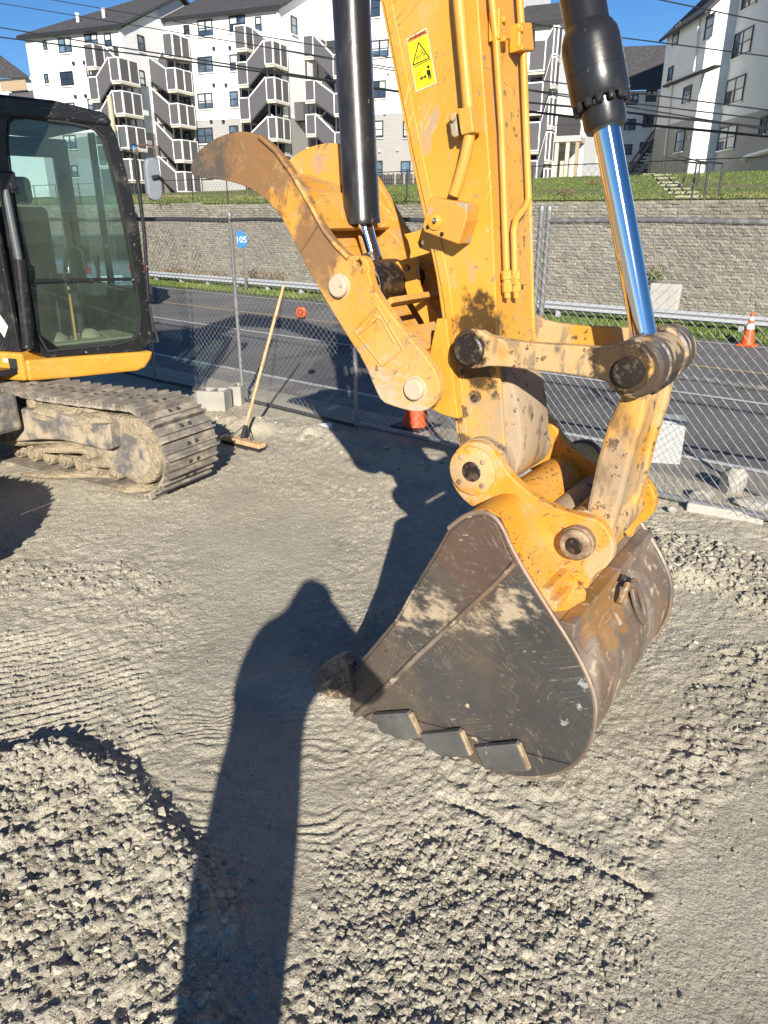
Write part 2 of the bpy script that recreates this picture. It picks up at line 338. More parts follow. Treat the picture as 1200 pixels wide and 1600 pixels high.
steel = mat('worn bucket steel', (0.078, 0.075, 0.071), 0.42, 0.35, layers=[
    dict(col=(0.155, 0.118, 0.085), scale=3.0, lo=0.40, hi=0.66, fac=0.7, rough=0.55),
    dict(col=(0.135, 0.080, 0.055), near=[(A(735, 850, 0), 0.24, 0.2)], scale=9, soft=.8, fac=0.75, rough=0.6),
    dict(col=(0.25, 0.215, 0.175), scale=26, lo=0.54, hi=0.72, fac=0.55, rough=0.7, also=(3.2, .45, .62), stretch=(1, 1, 2.6)),
    dict(col=(0.21, 0.16, 0.11), scale=60, lo=0.60, hi=0.66, fac=0.7, also=(4, .44, .6)),
    dict(col=(0.40, 0.31, 0.205), near=[(A(685, 950, 0), 0.085, 0.15), (A(798, 950, 0), 0.075, 0.12), (A(640, 955, 0), 0.085, 0.15), (A(752, 968, 0), 0.05, 0.13)], scale=15, soft=.55, stretch=(1, 1, 2.0), fac=.9, rough=0.95, metal=0),
    dict(col=(0.46, 0.36, 0.25), scale=16, lo=0.655, hi=0.68, fac=0.9, also=(4.4, 0.48, 0.60), stretch=(1, 1, 2), rough=0.95, metal=0),
    dict(scr=(.5, 4.5, .008), col=(0.34, 0.26, 0.18), patch=5, fac=.8), dict(scr=(2.3, 5, .008), col=(0.36, 0.29, 0.22), patch=7, fac=.8), dict(scr=(1.2, 6, .007), col=(0.30, 0.25, 0.20), patch=6, fac=.7), dict(scr=(2.9, 4, .006), col=(0.02, 0.018, 0.016), patch=6, fac=.8),
    dict(col=(0.50, 0.49, 0.46), near=[(A(914, 1072, 0), 0.016, 0.06), (A(905, 1105, 0), 0.010, 0.06), (A(880, 1130, 0), .008, .06)], scale=40, fac=.8)],
    vary=(2.5, 0.22), bump=((55, 0.0014, 6), (7, 0.006, 3)), spec=0.5)
steel_wear = mat('polished wear steel', (0.15, 0.148, 0.145), 0.38, 0.5, layers=[
    dict(col=(0.21, 0.20, 0.185), scale=7, lo=.42, hi=.66, fac=.7), dict(col=(0.46, 0.36, 0.25), scale=13, lo=.66, hi=.69, fac=.9, metal=0, rough=.95),
    dict(scr=(2.2, 6, .012), col=(0.25, 0.24, 0.23), patch=6, fac=.7), dict(scr=(.3, 6, .010), col=(0.03, 0.03, 0.03), patch=6, fac=.6)], vary=(4, .2), bump=((60, .001, 5),))
steel_back = mat('rusty bucket shell', (0.15, 0.115, 0.088), 0.48, 0.25, layers=[
    dict(col=(0.25, 0.145, 0.085), scale=4, lo=0.42, hi=0.66, fac=0.75, rough=0.6),
    dict(col=(0.42, 0.34, 0.26), scale=7, lo=0.42, hi=0.72, fac=0.65, rough=0.75, stretch=(1, 1, .45)),
    dict(col=(0.42, 0.20, 0.035), near=[(A(880, 930, .25), 0.22, 0.2)], scale=12, fac=0.55),
    dict(col=(0.50, 0.41, 0.30), scale=14, lo=0.60, hi=0.68, fac=0.7, rough=0.95, metal=0),
    scratches((0.45, 0.40, 0.34), 0.2, 0.7, 0.63, 0.68, 18, (1, 1, 8))], vary=(2.5, 0.18), bump=((55, 0.001, 5), (6, 0.006, 3)))
steel_pin = mat('dusty pin steel', (0.20, 0.13, 0.085), 0.55, 0.3, layers=[dict(col=DUST, scale=14, lo=0.42, hi=0.62, fac=0.8, metal=0, rough=0.9)], bump=((40, 0.002, 4),))
pin_pale = mat('pale pin cap', (0.48, 0.38, 0.27), 0.6, layers=[dict(col=(0.55, 0.26, 0.05), scale=30, lo=0.55, hi=0.68, fac=0.7)], bump=((60, 0.001, 3),))
grease_m = mat('black grease', GREASE, 0.4, layers=[dict(col=(0.08, 0.055, 0.035), scale=40, lo=0.5, hi=0.62)], bump=((35, 0.006, 5),))
black = mat('black paint', (0.014, 0.014, 0.015), 0.32, layers=[dict(col=(0.09, 0.085, 0.075), scale=7, lo=0.55, hi=0.75, fac=0.6, rough=0.6), dict(col=(0.30, 0.26, 0.20), scale=34, lo=0.665, hi=0.69, fac=0.8), scratches((0.2, 0.19, 0.17), 0.5, .6, .66, .69, 30, (1, 1, 6))], bump=((30, 0.0008, 3),))
barrel_m = mat('black cylinder paint', (0.016, 0.016, 0.018), 0.30, layers=[dict(col=(0.10, 0.092, 0.08), scale=6, lo=0.5, hi=0.75, fac=0.6, rough=0.55, stretch=(1, 1, .3)), dict(col=(0.30, 0.26, 0.20), scale=42, lo=0.66, hi=0.69, fac=0.7, stretch=(1, 1, .3), also=(5, .5, .6)), dict(scr=(1.45, 4, .005), col=(0.26, 0.23, 0.17), patch=3, fac=.5)], bump=((18, 0.001, 3),))
chrome = mat('chrome', (0.80, 0.81, 0.83), 0.07, 1.0, bump=((6, 0.0004, 2),))
dull = mat('dull grey bracket', (0.30, 0.27, 0.20), 0.6, layers=[dict(col=(0.55, 0.25, 0.03), scale=10, lo=0.38, hi=0.52, fac=0.95)], bump=((40, .001, 3),))
rubber = mat('black rubber', (0.02, 0.02, 0.021), 0.7)

sleeve_m = mat('greasy sleeve', (0.34, 0.25, 0.15), 0.7, layers=[dict(col=(0.50, 0.25, 0.05), scale=9, lo=.54, hi=.66, fac=.8), dict(col=(0.05, 0.035, 0.025), scale=13, lo=.44, hi=.52, fac=.95, stretch=(1, 1, .7), rough=.4)], bump=((45, .003, 5),))
# ------------------------------------------------------------------ excavator
ex = thing('excavator', 'yellow excavator with a black cab, crawler track, hydraulic thumb and worn steel bucket', 'excavator', (-3.0, 5.6, 0))
def sub(name, p): return link(bpy.data.objects.new(name, None), ex, p)

# stick (arm)
arm_o = [(575, -150), (597, 0), (620, 118), (643, 240), (667, 350), (684, 430), (697, 520), (706, 600), (716, 680), (724, 715), (740, 745), (775, 752), (792, 735), (785, 690), (778, 590), (773, 500), (765, 300), (752, 120), (744, 0), (735, -150)]
m = AE(MB(), arm_o, W0 + .012, W1 - .012, W0)
arm = put('arm', m, yellow_arm, ex, bevel=0.006)
side = [(x + (2 if x < 745 else 0), y) for x, y in arm_o]
m = AE(MB(), [(572, -150), (594, 0), (617, 118), (640, 240), (664, 350), (681, 430), (694, 520), (703, 600), (713, 680), (722, 715), (740, 742), (775, 748), (790, 735), (788, 690), (781, 590), (776, 500), (768, 300), (755, 120), (747, 0), (738, -150)], W0, W0 + .0115)
put('side_plate', m, yellow_arm, arm, bevel=0.004)
m = AE(MB(), [(572, -150), (594, 0), (617, 118), (640, 240), (664, 350), (681, 430), (694, 520), (703, 600), (713, 680), (722, 715), (740, 742), (775, 748), (790, 735), (788, 690), (781, 590), (776, 500), (768, 300), (755, 120), (747, 0), (738, -150)], W1 - .0115, W1, W0)
put('side_plate', m, yellow_arm, arm, bevel=0.004)
# stiffener strip down the machine side of the near plate, and the nose boss
m = AE(MB(), [(598, 0), (612, 0), (636, 118), (660, 240), (682, 345), (702, 440), (712, 520), (722, 610), (732, 700), (722, 705), (712, 640), (703, 560), (693, 470), (670, 348), (645, 238), (621, 118)], W0 - .006, W0 - .0003)
put('edge_strip', m, yellow_arm, arm, bevel=0.003)
m = MB().lathe(A(740, 735, 0.2) + Lv * 0.045, Lv, [(0, .085), (0.005, .092), (0.37, .092), (0.375, .085)], 32)
put('nose_boss', m, nose_m, arm, smooth=True)
# transition casting between the tapered stick and its nose, seen past the front face
m = AE(MB(), smooth_poly([(770, 560), (800, 590), (812, 640), (818, 700), (808, 745), (775, 760), (745, 740), (740, 640)], 2), W0 + .03, W1 - .03, W0 + .03)
put('nose_casting', m, nose_m, arm, bevel=0.015, smooth=True)
m = MB().lathe(A(742, 622, W0) - Lv * .004, Lv, [(0, .013), (.003, .013)], 16); put('grease_port', m, grease_m, arm)
# hydraulic pipes
pipe_pts = [A(x, y, W0 - .035) for x, y in [(712, -120), (717, 0), (727, 110), (733, 180), (733, 215), (727, 245), (716, 285), (709, 305)]]
put('hydraulic_pipe', MB().tube(pipe_pts, .0165, 14), yellow, arm, smooth=True)
m = AE(MB(), [(716, 170), (737, 167), (742, 207), (722, 212)], W0 - .058, W0 - .012, W0 - .05); put('pipe_clamp', m, yellow, arm, bevel=.004)
m = AE(MB(), [(703, 178), (715, 174), (718, 214), (708, 217)], W0 - .04, W0 - .0005, W0 - .03)
pc = put('clamp_foot', m, dull, arm, bevel=.004)
for x, y in ((706, 185), (710, 210)): put('bolt', MB().lathe(A(x, y, W0 - .05), Lv, [(0, .006), (.004, .0085), (.012, .0085)], 6), dull, pc)
m = AE(MB(), [(672, 308), (730, 318), (728, 345), (716, 382), (662, 362), (660, 352)], W0 - .075, W0 - .0005, W0 - .075)
mb_ = put('pipe_block', m, dull, arm, bevel=.004)
put('plug', MB().lathe(A(678, 347, W0 - .083), Lv, [(0, .008), (.003, .022), (.008, .022)], 20), yellow, mb_)
put('bolt', MB().lathe(A(678, 344, W0 - .096), Lv, [(0, .004), (.003, .007), (.014, .007)], 6), chrome, mb_)
for x, y in ((668, 355), (690, 366)): put('port', MB().lathe(A(x, y, W0 - .0765), Lv, [(0, .0065), (.001, .0065)], 14), grease_m, mb_)
# front face pipes
sF = [(AF.px(x, y, W0)) for x, y in ((747, 0), (776, 500))]
def front_u(z, off): return sF[0][0] + (sF[1][0] - sF[0][0]) * (z - sF[0][1]) / (sF[1][1] - sF[0][1]) + off
FN = Vector((sF[1][1] - sF[0][1], 0, -(sF[1][0] - sF[0][0])))           # in (u, z): normal of the front face
fdir = (H * (sF[1][0] - sF[0][0]) + Z * (sF[1][1] - sF[0][1])).normalized()
fn = Lv.cross(fdir).normalized();  fn = fn if fn.dot(H) > 0 else -fn
fO = AF(sF[0][0], W0, sF[0][1])
def Fp(x, y, off): return onp(x, y, fn, fn.dot(fO) + off)
put('hydraulic_pipe', MB().tube([Fp(x, y, .02) for x, y in [(764, -120), (769, 0), (775, 60), (784, 200), (789, 350), (792, 440), (793, 465)]], .0105, 12), yellow, arm, smooth=True)
put('hydraulic_pipe', MB().tube([Fp(x, y, .02) for x, y in [(806, -120), (812, 0), (818, 90), (822, 200), (826, 310), (820, 326), (806, 343), (803, 360), (805, 440), (807, 465)]], .0105, 12), yellow, arm, smooth=True)
def fbox(x0, y0, x1, y1, o0, o1): 
    return MB().ext([Fp(x, y, o0) for x, y in ((x0, y0), (x1, y0), (x1, y1), (x0, y1))], fn * (o1 - o0))
c1 = put('pipe_clamp', fbox(763, 18, 782, 66, .001, .034), yellow, arm, bevel=.003)
c2 = put('pipe_clamp', fbox(795, 40, 820, 84, .001, .036), yellow, arm, bevel=.005)
for x, y, c in ((783, 32, c1), (783, 62, c1), (811, 47, c2), (811, 76, c2)): put('bolt', MB().lathe(Fp(x, y, .030), fn, [(0, .009), (.010, .009), (.014, .005)], 6), yellow, c)
for x in (793, 807):
    put('hose_fitting', MB().lathe(Fp(x, 457, .02), -fdir, [(0, .011), (.002, .016), (.028, .016), (.03, .012), (.036, .012), (.038, .0155), (.062, .0155), (.064, .010), (.07, .010)], 8), yellow, arm)
put('pipe_strap', fbox(784, 434, 813, 446, .001, .026), yellow, arm, bevel=.002)
# warning sticker: header, triangle and crushed-hand and person pictograms
def decal(pts, col_m, name, par, off): return put(name, AE(MB(), pts, W0 - off, W0 - off + .0008), col_m, par)
st_y = mat('sticker yellow', (0.80, 0.62, 0.01), 0.35, layers=[scratches((0.6, 0.5, 0.2), 0.4, .4, .66, .7, 60)])
st_k = mat('sticker black', (0.015, 0.015, 0.015), 0.4); st_o = mat('sticker orange', (0.62, 0.17, 0.02), 0.4); st_w = mat('sticker white edge', (0.7, 0.68, 0.6), 0.4)
stk = decal([(635, 61), (666, 44), (682, 130), (650, 144)], st_w, 'warning_sticker', arm, .002)
decal([(636.5, 68), (667, 53), (680.5, 129), (651, 142)], st_y, 'yellow_field', stk, .003)
decal([(636, 62), (665.5, 46), (667, 52), (637.2, 67)], st_o, 'warning_header', stk, .0031)
def line(pts, wd, name='pictogram'):
    m = MB()
    for (x0, y0), (x1, y1) in zip(pts, pts[1:]):
        d = math.hypot(x1 - x0, y1 - y0); nx, ny = -(y1 - y0) / d * wd / 2, (x1 - x0) / d * wd / 2
        AE(m, [(x0 + nx, y0 + ny), (x1 + nx, y1 + ny), (x1 - nx, y1 - ny), (x0 - nx, y0 - ny)], W0 - .0042, W0 - .0036)
    return m
put('triangle_symbol', line([(645, 102), (654, 66), (671, 90), (645, 102)], 1.5), st_k, stk)
put('pictogram', line([(652, 94), (651, 89), (654, 88)], 1.2), st_k, stk); put('pictogram', line([(655, 92), (660, 80), (657, 78)], 1.0), st_k, stk); put('pictogram', line([(661, 88), (664, 84), (660, 82)], 1.0), st_k, stk)
put('divider', line([(647, 104.5), (674, 91.5)], 1.0), st_k, stk)
put('person_symbol', line([(669.5, 109), (671, 118)], 5.0), st_k, stk)
put('person_symbol', line([(670, 118), (670.5, 124)], 1.8), st_k, stk); put('person_symbol', line([(672.6, 117), (673.6, 122.5)], 1.8), st_k, stk)
put('person_symbol', line([(668.6, 102.2), (669.6, 106.6)], 3.6), st_k, stk); put('person_symbol', line([(667, 110), (667.8, 116)], 1.3), st_k, stk)
put('arrow_symbol', line([(657, 123), (665.5, 119)], 1.3), st_k, stk); put('arrow_symbol', line([(660, 119), (656.8, 123), (660.6, 124)], 1.3), st_k, stk); put('arrow_symbol', line([(663, 117.5), (666, 119), (663.6, 122)], 1.3), st_k, stk)
put('machine_symbol', line([(652, 134), (650, 116), (655, 112), (657, 128)], 0.8), st_o, stk)
# text of the header
def lettering(txt, fr, size, m, name, par, a, c, b=0.0, depth=.0005, xscale=1.0):
    cu = bpy.data.curves.new(name, 'FONT'); cu.body = txt; cu.size = size; cu.align_x = 'CENTER'; cu.align_y = 'CENTER'; cu.extrude = depth
    o = bpy.data.objects.new(name, cu); COL.objects.link(o); dg = bpy.context.evaluated_depsgraph_get(); dg.update()
    me = bpy.data.meshes.new_from_object(o.evaluated_get(dg)); bpy.data.objects.remove(o)
    g = MB(); g.add([fr(a + v.co.x * xscale, b - v.co.z, c + v.co.y) for v in me.vertices], [tuple(p.vertices) for p in me.polygons])
    return put(name, g, m, par)
p0, p1 = A(639, 62, W0 - .0038), A(666, 48.5, W0 - .0038); sd = (p1 - p0).normalized()
lettering('WARNING', Fr((p0 + p1) / 2, sd, Lv, Lv.cross(sd) * -1 if Lv.cross(sd).z < 0 else Lv.cross(sd)), .012, st_k, 'header_text', stk, 0, 0, xscale=.95)

# thumb stop lugs on the machine side of the stick, and its mounting bracket
def disc_px(x, y, rx, n=14): return [(x + rx * math.cos(2 * math.pi * k / n), y + rx * 1.15 * math.sin(2 * math.pi * k / n)) for k in range(n)]
def holed(outer, holes, w0, w1):
    P = lambda l: [AF(*(lambda q: (q[0], w0, q[1]))(AF.px(x, y, w0))) for x, y in l]
    return MB().holed(P(outer), [P(h) for h in holes], Lv * (w1 - w0))
put('stop_lug', holed([(631, 366), (652, 361), (660, 356), (690, 370), (690, 388), (662, 398), (640, 404), (641, 392), (637, 376)], [disc_px(657, 380, 5)], W0 + .02, W0 + .045), yellow, arm, bevel=.002)
put('stop_lug', holed([(616, 410), (640, 402), (648, 404), (650, 425), (652, 445), (668, 470), (686, 496), (690, 560), (660, 500), (636, 460), (628, 430)], [disc_px(636, 418, 5)], W1 - .10, W1 - .075), yellow, arm, bevel=.002)
m = AE(MB(), [(682, 498), (697, 498), (704, 560), (716, 655), (690, 648), (668, 636), (662, 600), (672, 548)], W0 - .05, W0 - .015, W0 - .05)
put('thumb_bracket', m, yellow, arm, bevel=.004)
m = AE(MB(), [(682, 498), (697, 498), (704, 560), (716, 655), (690, 648), (668, 636), (662, 600), (672, 548)], W1 + .015, W1 + .05, W0 - .05)
put('thumb_bracket', m, yellow, arm, bevel=.004)

# thumb
tw0, tw1 = 0.15, 0.185; tv0, tv1 = 0.615, 0.65
near_o = [(296, 264), (302, 246), (318, 227), (345, 211), (378, 204), (404, 211), (430, 234), (452, 264), (472, 298), (490, 330), (505, 358), (524, 382), (543, 401), (556, 399), (568, 401), (576, 412), (578, 440), (592, 466), (616, 498), (645, 535), (672, 566), (686, 594), (687, 618), (674, 638), (652, 645), (620, 637), (596, 628), (585, 606), (570, 568), (538, 518), (504, 462), (470, 402), (452, 362), (436, 334), (412, 308), (384, 291), (350, 281), (318, 279), (302, 276)]
near_o = smooth_poly(near_o, 1)
th = put('thumb', holed(near_o, [disc_px(560, 412, 5)], tw0, tw1), yellow_worn, ex, bevel=.004)
qn = [AF.px(x, y, tw0) for x, y in near_o]
put('far_plate', MB().ext([AF(u, tv0, z) for u, z in qn], Lv * (tv1 - tv0)), yellow_worn, th, bevel=.004)
# raised rim along the near plate's upper edge
rim = [(404, 211), (430, 234), (452, 264), (472, 298), (490, 330), (505, 358), (524, 382), (543, 401)]
put('rim', MB().tube([A(x + 1, y + 2, tw0 - .004) for x, y in rim], .0075, 8), yellow_worn, th, smooth=True)
# cross plates between the two side plates
def cross(pts, thick, name, w0=tw1, w1=tv0):
    q = [AF.px(x, y, tw0) for x, y in pts]; m = MB()
    for (u0, z0), (u1, z1) in zip(q, q[1:]):
        d = math.hypot(u1 - u0, z1 - z0); nu, nz = -(z1 - z0) / d * thick / 2, (u1 - u0) / d * thick / 2
        m.ext([AF(u0 + nu, w0, z0 + nz), AF(u1 + nu, w0, z1 + nz), AF(u1 - nu, w0, z1 - nz), AF(u0 - nu, w0, z0 - nz)], Lv * (w1 - w0))
    return put(name, m, yellow_worn, th, bevel=.003)
cross([(440, 335), (470, 392), (506, 455), (540, 510), (572, 560), (590, 605)], .018, 'back_plate')
cross([(452, 300), (480, 360)], .02, 'cross_plate'); cross([(612, 520), (640, 556), (640, 600)], .03, 'cross_plate'); cross([(590, 480), (602, 470)], .02, 'cross_plate')
cross([(305, 262), (345, 268), (395, 286), (430, 318)], .02, 'tip_plate')
for nm, P, r, mm in (('pivot_pin', (650, 607), .034, pin_pale), ('cylinder_pin', (532, 447), .034, pin_pale)):
    put(nm, MB().lathe(A(*P, tw0) - Lv * .022, Lv, [(0, r - .004), (.004, r), (.021, r), (.0212, r + .004), (.03, r + .004)], 32), mm, th, smooth=True)
    put('pin_shaft', MB().lathe(A(*P, tw0) + Lv * .036, Lv, [(0, r), (tv1 - tw0 - .02, r), (tv1 - tw0 + .01, r - .002)], 24), grease_m, th, smooth=True)
put('tack_weld', MB().lathe(A(532, 447, tw0 - .0245), Lv, [(0, .004), (.0015, .006), (.003, .007)], 8), dull, th)
# weld-bead emblem panel
bd = lambda pts, r=.0035: MB().tube([A(x, y, tw0 - .0015) for x, y in pts], r, 6)
put('weld_outline', bd([(553, 516), (590, 479), (630, 546), (598, 572), (553, 516)]), yellow_worn, th, smooth=True)
put('weld_outline', bd([(560, 524), (590, 498), (587, 560)], .003), yellow_worn, th, smooth=True)
put('weld_outline', bd([(575, 505), (584, 491), (597, 500), (606, 518), (616, 535)], .003), yellow_worn, th, smooth=True)
put('weld_seam', bd([(500, 350), (496, 352), (470, 392)], .004), yellow_worn, th, smooth=True)

# thumb cylinder
tc_top, tc_b = A(547, -30, WM), A(566, 350, WM); ax = (tc_b - tc_top).normalized(); ll = (tc_b - tc_top).length
r_t = 0.060
cyl = put('thumb_cylinder', MB().lathe(tc_top - ax * .8, ax, [(0, r_t), (.8 + ll - .16, r_t), (.8 + ll - .155, r_t * 1.03), (.8 + ll - .02, r_t * 1.03), (.8 + ll - .015, r_t * 1.06), (.8 + ll, r_t * 1.04)], 48), barrel_m, ex, smooth=True)
t_eye = A(592, 444, WM)
put('rod', MB().lathe(tc_b - ax * .02, (t_eye - tc_b), [(0, .030), ((t_eye - tc_b).length, .030)], 32), chrome, cyl, smooth=True)
put('rod_gland', MB().lathe(tc_b.lerp(t_eye, .48), (t_eye - tc_b), [(0, .034), (.03, .036), (.05, .034)], 32), grease_m, cyl, smooth=True)
put('rod_eye', MB().lathe(t_eye - Lv * .17, Lv, [(0, .055), (.008, .066), (.05, .068), (.06, .082), (.26, .082), (.27, .066), (.33, .066), (.335, .05)], 32), grease_m, cyl, smooth=True)

# bucket cylinder
JM = PIN_JOINT.lerp(PIN_JOINT_B, .5)
bc0, bc1, bc2, bc3 = A(903, -40, WM), A(917, 68, WM), A(936, 160, WM), A(945, 208, WM)
axb = (JM - bc0).normalized(); LB = (JM - bc0).length
def t_of(x, y): return (A(x, y, WM) - bc0).dot(axb)
t1, t2, t3 = t_of(915, 62), t_of(935, 162), t_of(943, 205)
bcyl = put('bucket_cylinder', MB().lathe(bc0 - axb * .7, axb, [(0, .058), (.7 + t1 - .03, .058), (.7 + t1 - .022, .061), (.7 + t1 - .02, .064), (.7 + t1, .074), (.7 + t1 + .02, .0775), (.7 + t1 + .09, .0775), (.7 + t1 + .0905, .0765), (.7 + t1 + .095, .0765), (.7 + t1 + .0955, .0775), (.7 + t2 - .012, .0775), (.7 + t2, .07)], 48), barrel_m, ex, smooth=True)
put('gland', MB().lathe(bc0 + axb * t2, axb, [(-.02, .057), (t3 - t2 - .012, .057), (t3 - t2, .052)], 40), barrel_m, bcyl, smooth=True)
gu = axb.orthogonal().normalized(); gq = axb.cross(gu)
for k in range(14):
    a_ = 2 * math.pi * k / 14; c_ = bc0 + axb * (t2 - .004) + (gu * math.cos(a_) + gq * math.sin(a_)) * .067
    put('gland_bolt', MB().lathe(c_, axb, [(0, .0105), (.018, .0105), (.021, .008)], 8), barrel_m, bcyl)
put('rod', MB().lathe(bc0 + axb * (t3 - .02), axb, [(0, .0355), (LB - t3 - .05, .0355)], 48), chrome, bcyl, smooth=True)
put('rod_eye', MB().lathe(JM - Lv * .06, Lv, [(0, .06), (.006, .07), (.114, .07), (.12, .06)], 32), grease_m, bcyl, smooth=True)

# idler links: near and far
link_o = smooth_poly([(706, 545), (709, 528), (722, 515), (742, 513), (768, 528), (830, 537), (900, 540), (945, 545), (970, 536), (1000, 536), (1018, 556), (1020, 580), (1008, 604), (985, 616), (962, 608), (948, 596), (900, 586), (830, 578), (768, 571), (742, 577), (718, 573), (707, 560)], 1)
il = put('idler_link', AE(MB(), link_o, .165, .205, .165), yellow_link, ex, bevel=.005)
put('pin', MB().lathe(A(735, 546, .165) - Lv * .02, Lv, [(0, .040), (.005, .046), (.03, .046)], 28), grease_m, il, smooth=True)
put('pin', MB().lathe(A(984, 580, .165) - Lv * .022, Lv, [(0, .036), (.005, .040), (.03, .040)], 28), grease_m, il, smooth=True)
q = [AF.px(x, y, .165) for x, y in link_o]
il2 = put('idler_link', MB().ext([AF(u, .583, z) for u, z in q], Lv * .03), yellow_link, ex, bevel=.005)
pj = A(984, 580, .165)
put('pin', MB().lathe(PIN_IDLE, Lv, [(-.02, .042), (.5, .042), (.505, .03)], 24), grease_m, il2, smooth=True)
sl = [(-.01, .068), (.0, .078), (.055, .078), (.06, .068), (.07, .068), (.075, .079), (.10, .079), (.105, .070), (.26, .070), (.265, .079), (.295, .079), (.30, .066), (.312, .066), (.317, .076), (.375, .076), (.385, .06)]
put('joint_sleeve', MB().lathe(pj + Lv * .035, Lv, sl, 36), sleeve_m, il, smooth=True)

# bucket link (between the joint and the bucket's rear pin)
bl_near = [(972, 615), (1012, 620), (1004, 660), (985, 720), (968, 790), (952, 840), (942, 870), (925, 870), (912, 845), (917, 790), (932, 720), (950, 660)]
bl = put('bucket_link', AE(MB(), bl_near, .25, .31, .25), yellow_link, ex, bevel=.012)
qb = [AF.px(x, y, .25) for x, y in bl_near]
put('far_arm', MB().ext([AF(u, .50, z) for u, z in qb], Lv * .05), yellow_link, bl, bevel=.012)
web = [(985, 625), (1000, 640), (985, 700), (966, 780), (950, 830), (935, 830), (940, 790), (955, 720), (972, 655)]
qb = [AF.px(x, y, .25) for x, y in web]
put('web', MB().ext([AF(u - .01, .305, z) for u, z in qb], Lv * .20), yellow_link, bl, bevel=.006)
put('boss', MB().lathe(A(905, 845, .2) + Lv * .045, Lv, [(0, .07), (.008, .08), (.36, .08), (.37, .07)], 32), yellow_link, bl, smooth=True)

# bucket
WB = 0.86
side_o = [(535, 1131), (548, 1100), (541, 1078), (545, 1050), (575, 1018), (618, 967), (648, 914), (680, 862), (700, 826), (726, 805), (755, 799), (779, 813), (803, 868), (850, 944), (898, 1018), (924, 1072), (931, 1108), (926, 1152), (908, 1186), (882, 1206), (842, 1216), (790, 1214), (716, 1195), (640, 1165), (575, 1145)]
bucket = put('bucket', AE(MB(), side_o, 0, .022), steel, ex, bevel=.005)
qs = [AF.px(x, y, 0) for x, y in side_o]
put('side_plate', MB().ext([AF(u, WB - .022, z) for u, z in qs], Lv * .022), steel, bucket, bevel=.005)
# the shell: a thick strip that follows the outline round the back
back = smooth_poly(qs[9:24], 0)[:]
def dens(pts, n=2):
    for _ in range(n):
        o = [pts[0]]
        for p, q in zip(pts, pts[1:]): o += [(p[0] * .75 + q[0] * .25, p[1] * .75 + q[1] * .25), (p[0] * .25 + q[0] * .75, p[1] * .25 + q[1] * .75)]
        pts = o + [pts[-1]]
    return pts
back = dens(qs[8:25] + [qs[0]], 2)
cu_, cz_ = sum(p[0] for p in back) / len(back), sum(p[1] for p in back) / len(back)
def strip(pts, w0, w1, t_out, t_in):
    m = MB(); nn = len(pts); P = []
    for i, (u, z) in enumerate(pts):
        a = pts[max(i - 1, 0)]; b = pts[min(i + 1, nn - 1)]; du, dz = b[0] - a[0], b[1] - a[1]; l = math.hypot(du, dz)
        nu, nz = dz / l, -du / l
        if nu * (u - cu_) + nz * (z - cz_) < 0: nu, nz = -nu, -nz
        P.append(((u + nu * t_out, z + nz * t_out), (u - nu * t_in, z - nz * t_in)))
    vs = []; fs = []
    for o_, i_ in P: vs += [AF(o_[0], w0, o_[1]), AF(o_[0], w1, o_[1]), AF(i_[0], w1, i_[1]), AF(i_[0], w0, i_[1])]
    for i in range(nn - 1):
        for k in range(4): fs.append((i * 4 + k, i * 4 + (k + 1) % 4, i * 4 + 4 + (k + 1) % 4, i * 4 + 4 + k))
    fs += [(0, 1, 2, 3), tuple((nn - 1) * 4 + k for k in (3, 2, 1, 0))]
    return m.add(vs, fs)
put('shell', strip(back, .0225, WB - .0225, -.004, .024), steel_back, bucket, smooth=True)
put('rim_bead', MB().tube([AF(u, .004, z) for u, z in back], .007, 6), steel_back, bucket, smooth=True)
put('rim_bead', MB().tube([AF(u, WB - .004, z) for u, z in back], .011, 8), steel_back, bucket, smooth=True)
# yellow head of the shell under the ears
yb = [p for p in dens(qs[8:14], 2)]
put('head_plate', strip(yb, .024, WB - .024, .002, .004), yellow_bucket, bucket, smooth=True)
# side bar (raised upper plate), its bead, and the lower wear strip with three pads
m = AE(MB(), [(541, 1122), (552, 1100), (547, 1080), (551, 1054), (580, 1022), (622, 970), (652, 917), (684, 866), (704, 830), (728, 811), (755, 806), (775, 818), (792, 860), (800, 876), (770, 912), (700, 975), (640, 1030), (580, 1090)], -.008, -.0003)
put('side_bar', m, steel, bucket, bevel=.003)
m = MB().tube([A(x, y, -.008) for x, y in [(546, 1128), (600, 1076), (660, 1018), (720, 962), (770, 916), (803, 882)]], [.012, .010, .009, .0085, .008, .007], 8)
put('weld_bar', m, steel_back, bucket, smooth=True)
m = AE(MB(), [(560, 1126), (584, 1111), (700, 1140), (800, 1172), (890, 1196), (876, 1206), (842, 1213), (790, 1211), (716, 1192), (640, 1162), (575, 1142)], -.009, -.0003)
put('wear_strip', m, steel, bucket, bevel=.003)
for k, o in enumerate(([(582, 1117), (636, 1114), (655, 1154), (600, 1158)], [(656, 1148), (716, 1142), (733, 1182), (672, 1186)], [(742, 1168), (806, 1162), (824, 1206), (757, 1203)])):
    pd = put('wear_pad', AE(MB(), o, -.032, -.0092), steel_wear, bucket, bevel=.003)
    b0 = o[1]; b1 = o[2]
    put('worn_end', AE(MB(), [(b0[0] - 3, b0[1] + 1), (b0[0] + 5, b0[1] + 3), (b1[0] + 3, b1[1] - 1), (b1[0] - 5, b1[1] - 2)], -.030, -.0095), steel_pin, pd, bevel=.003)
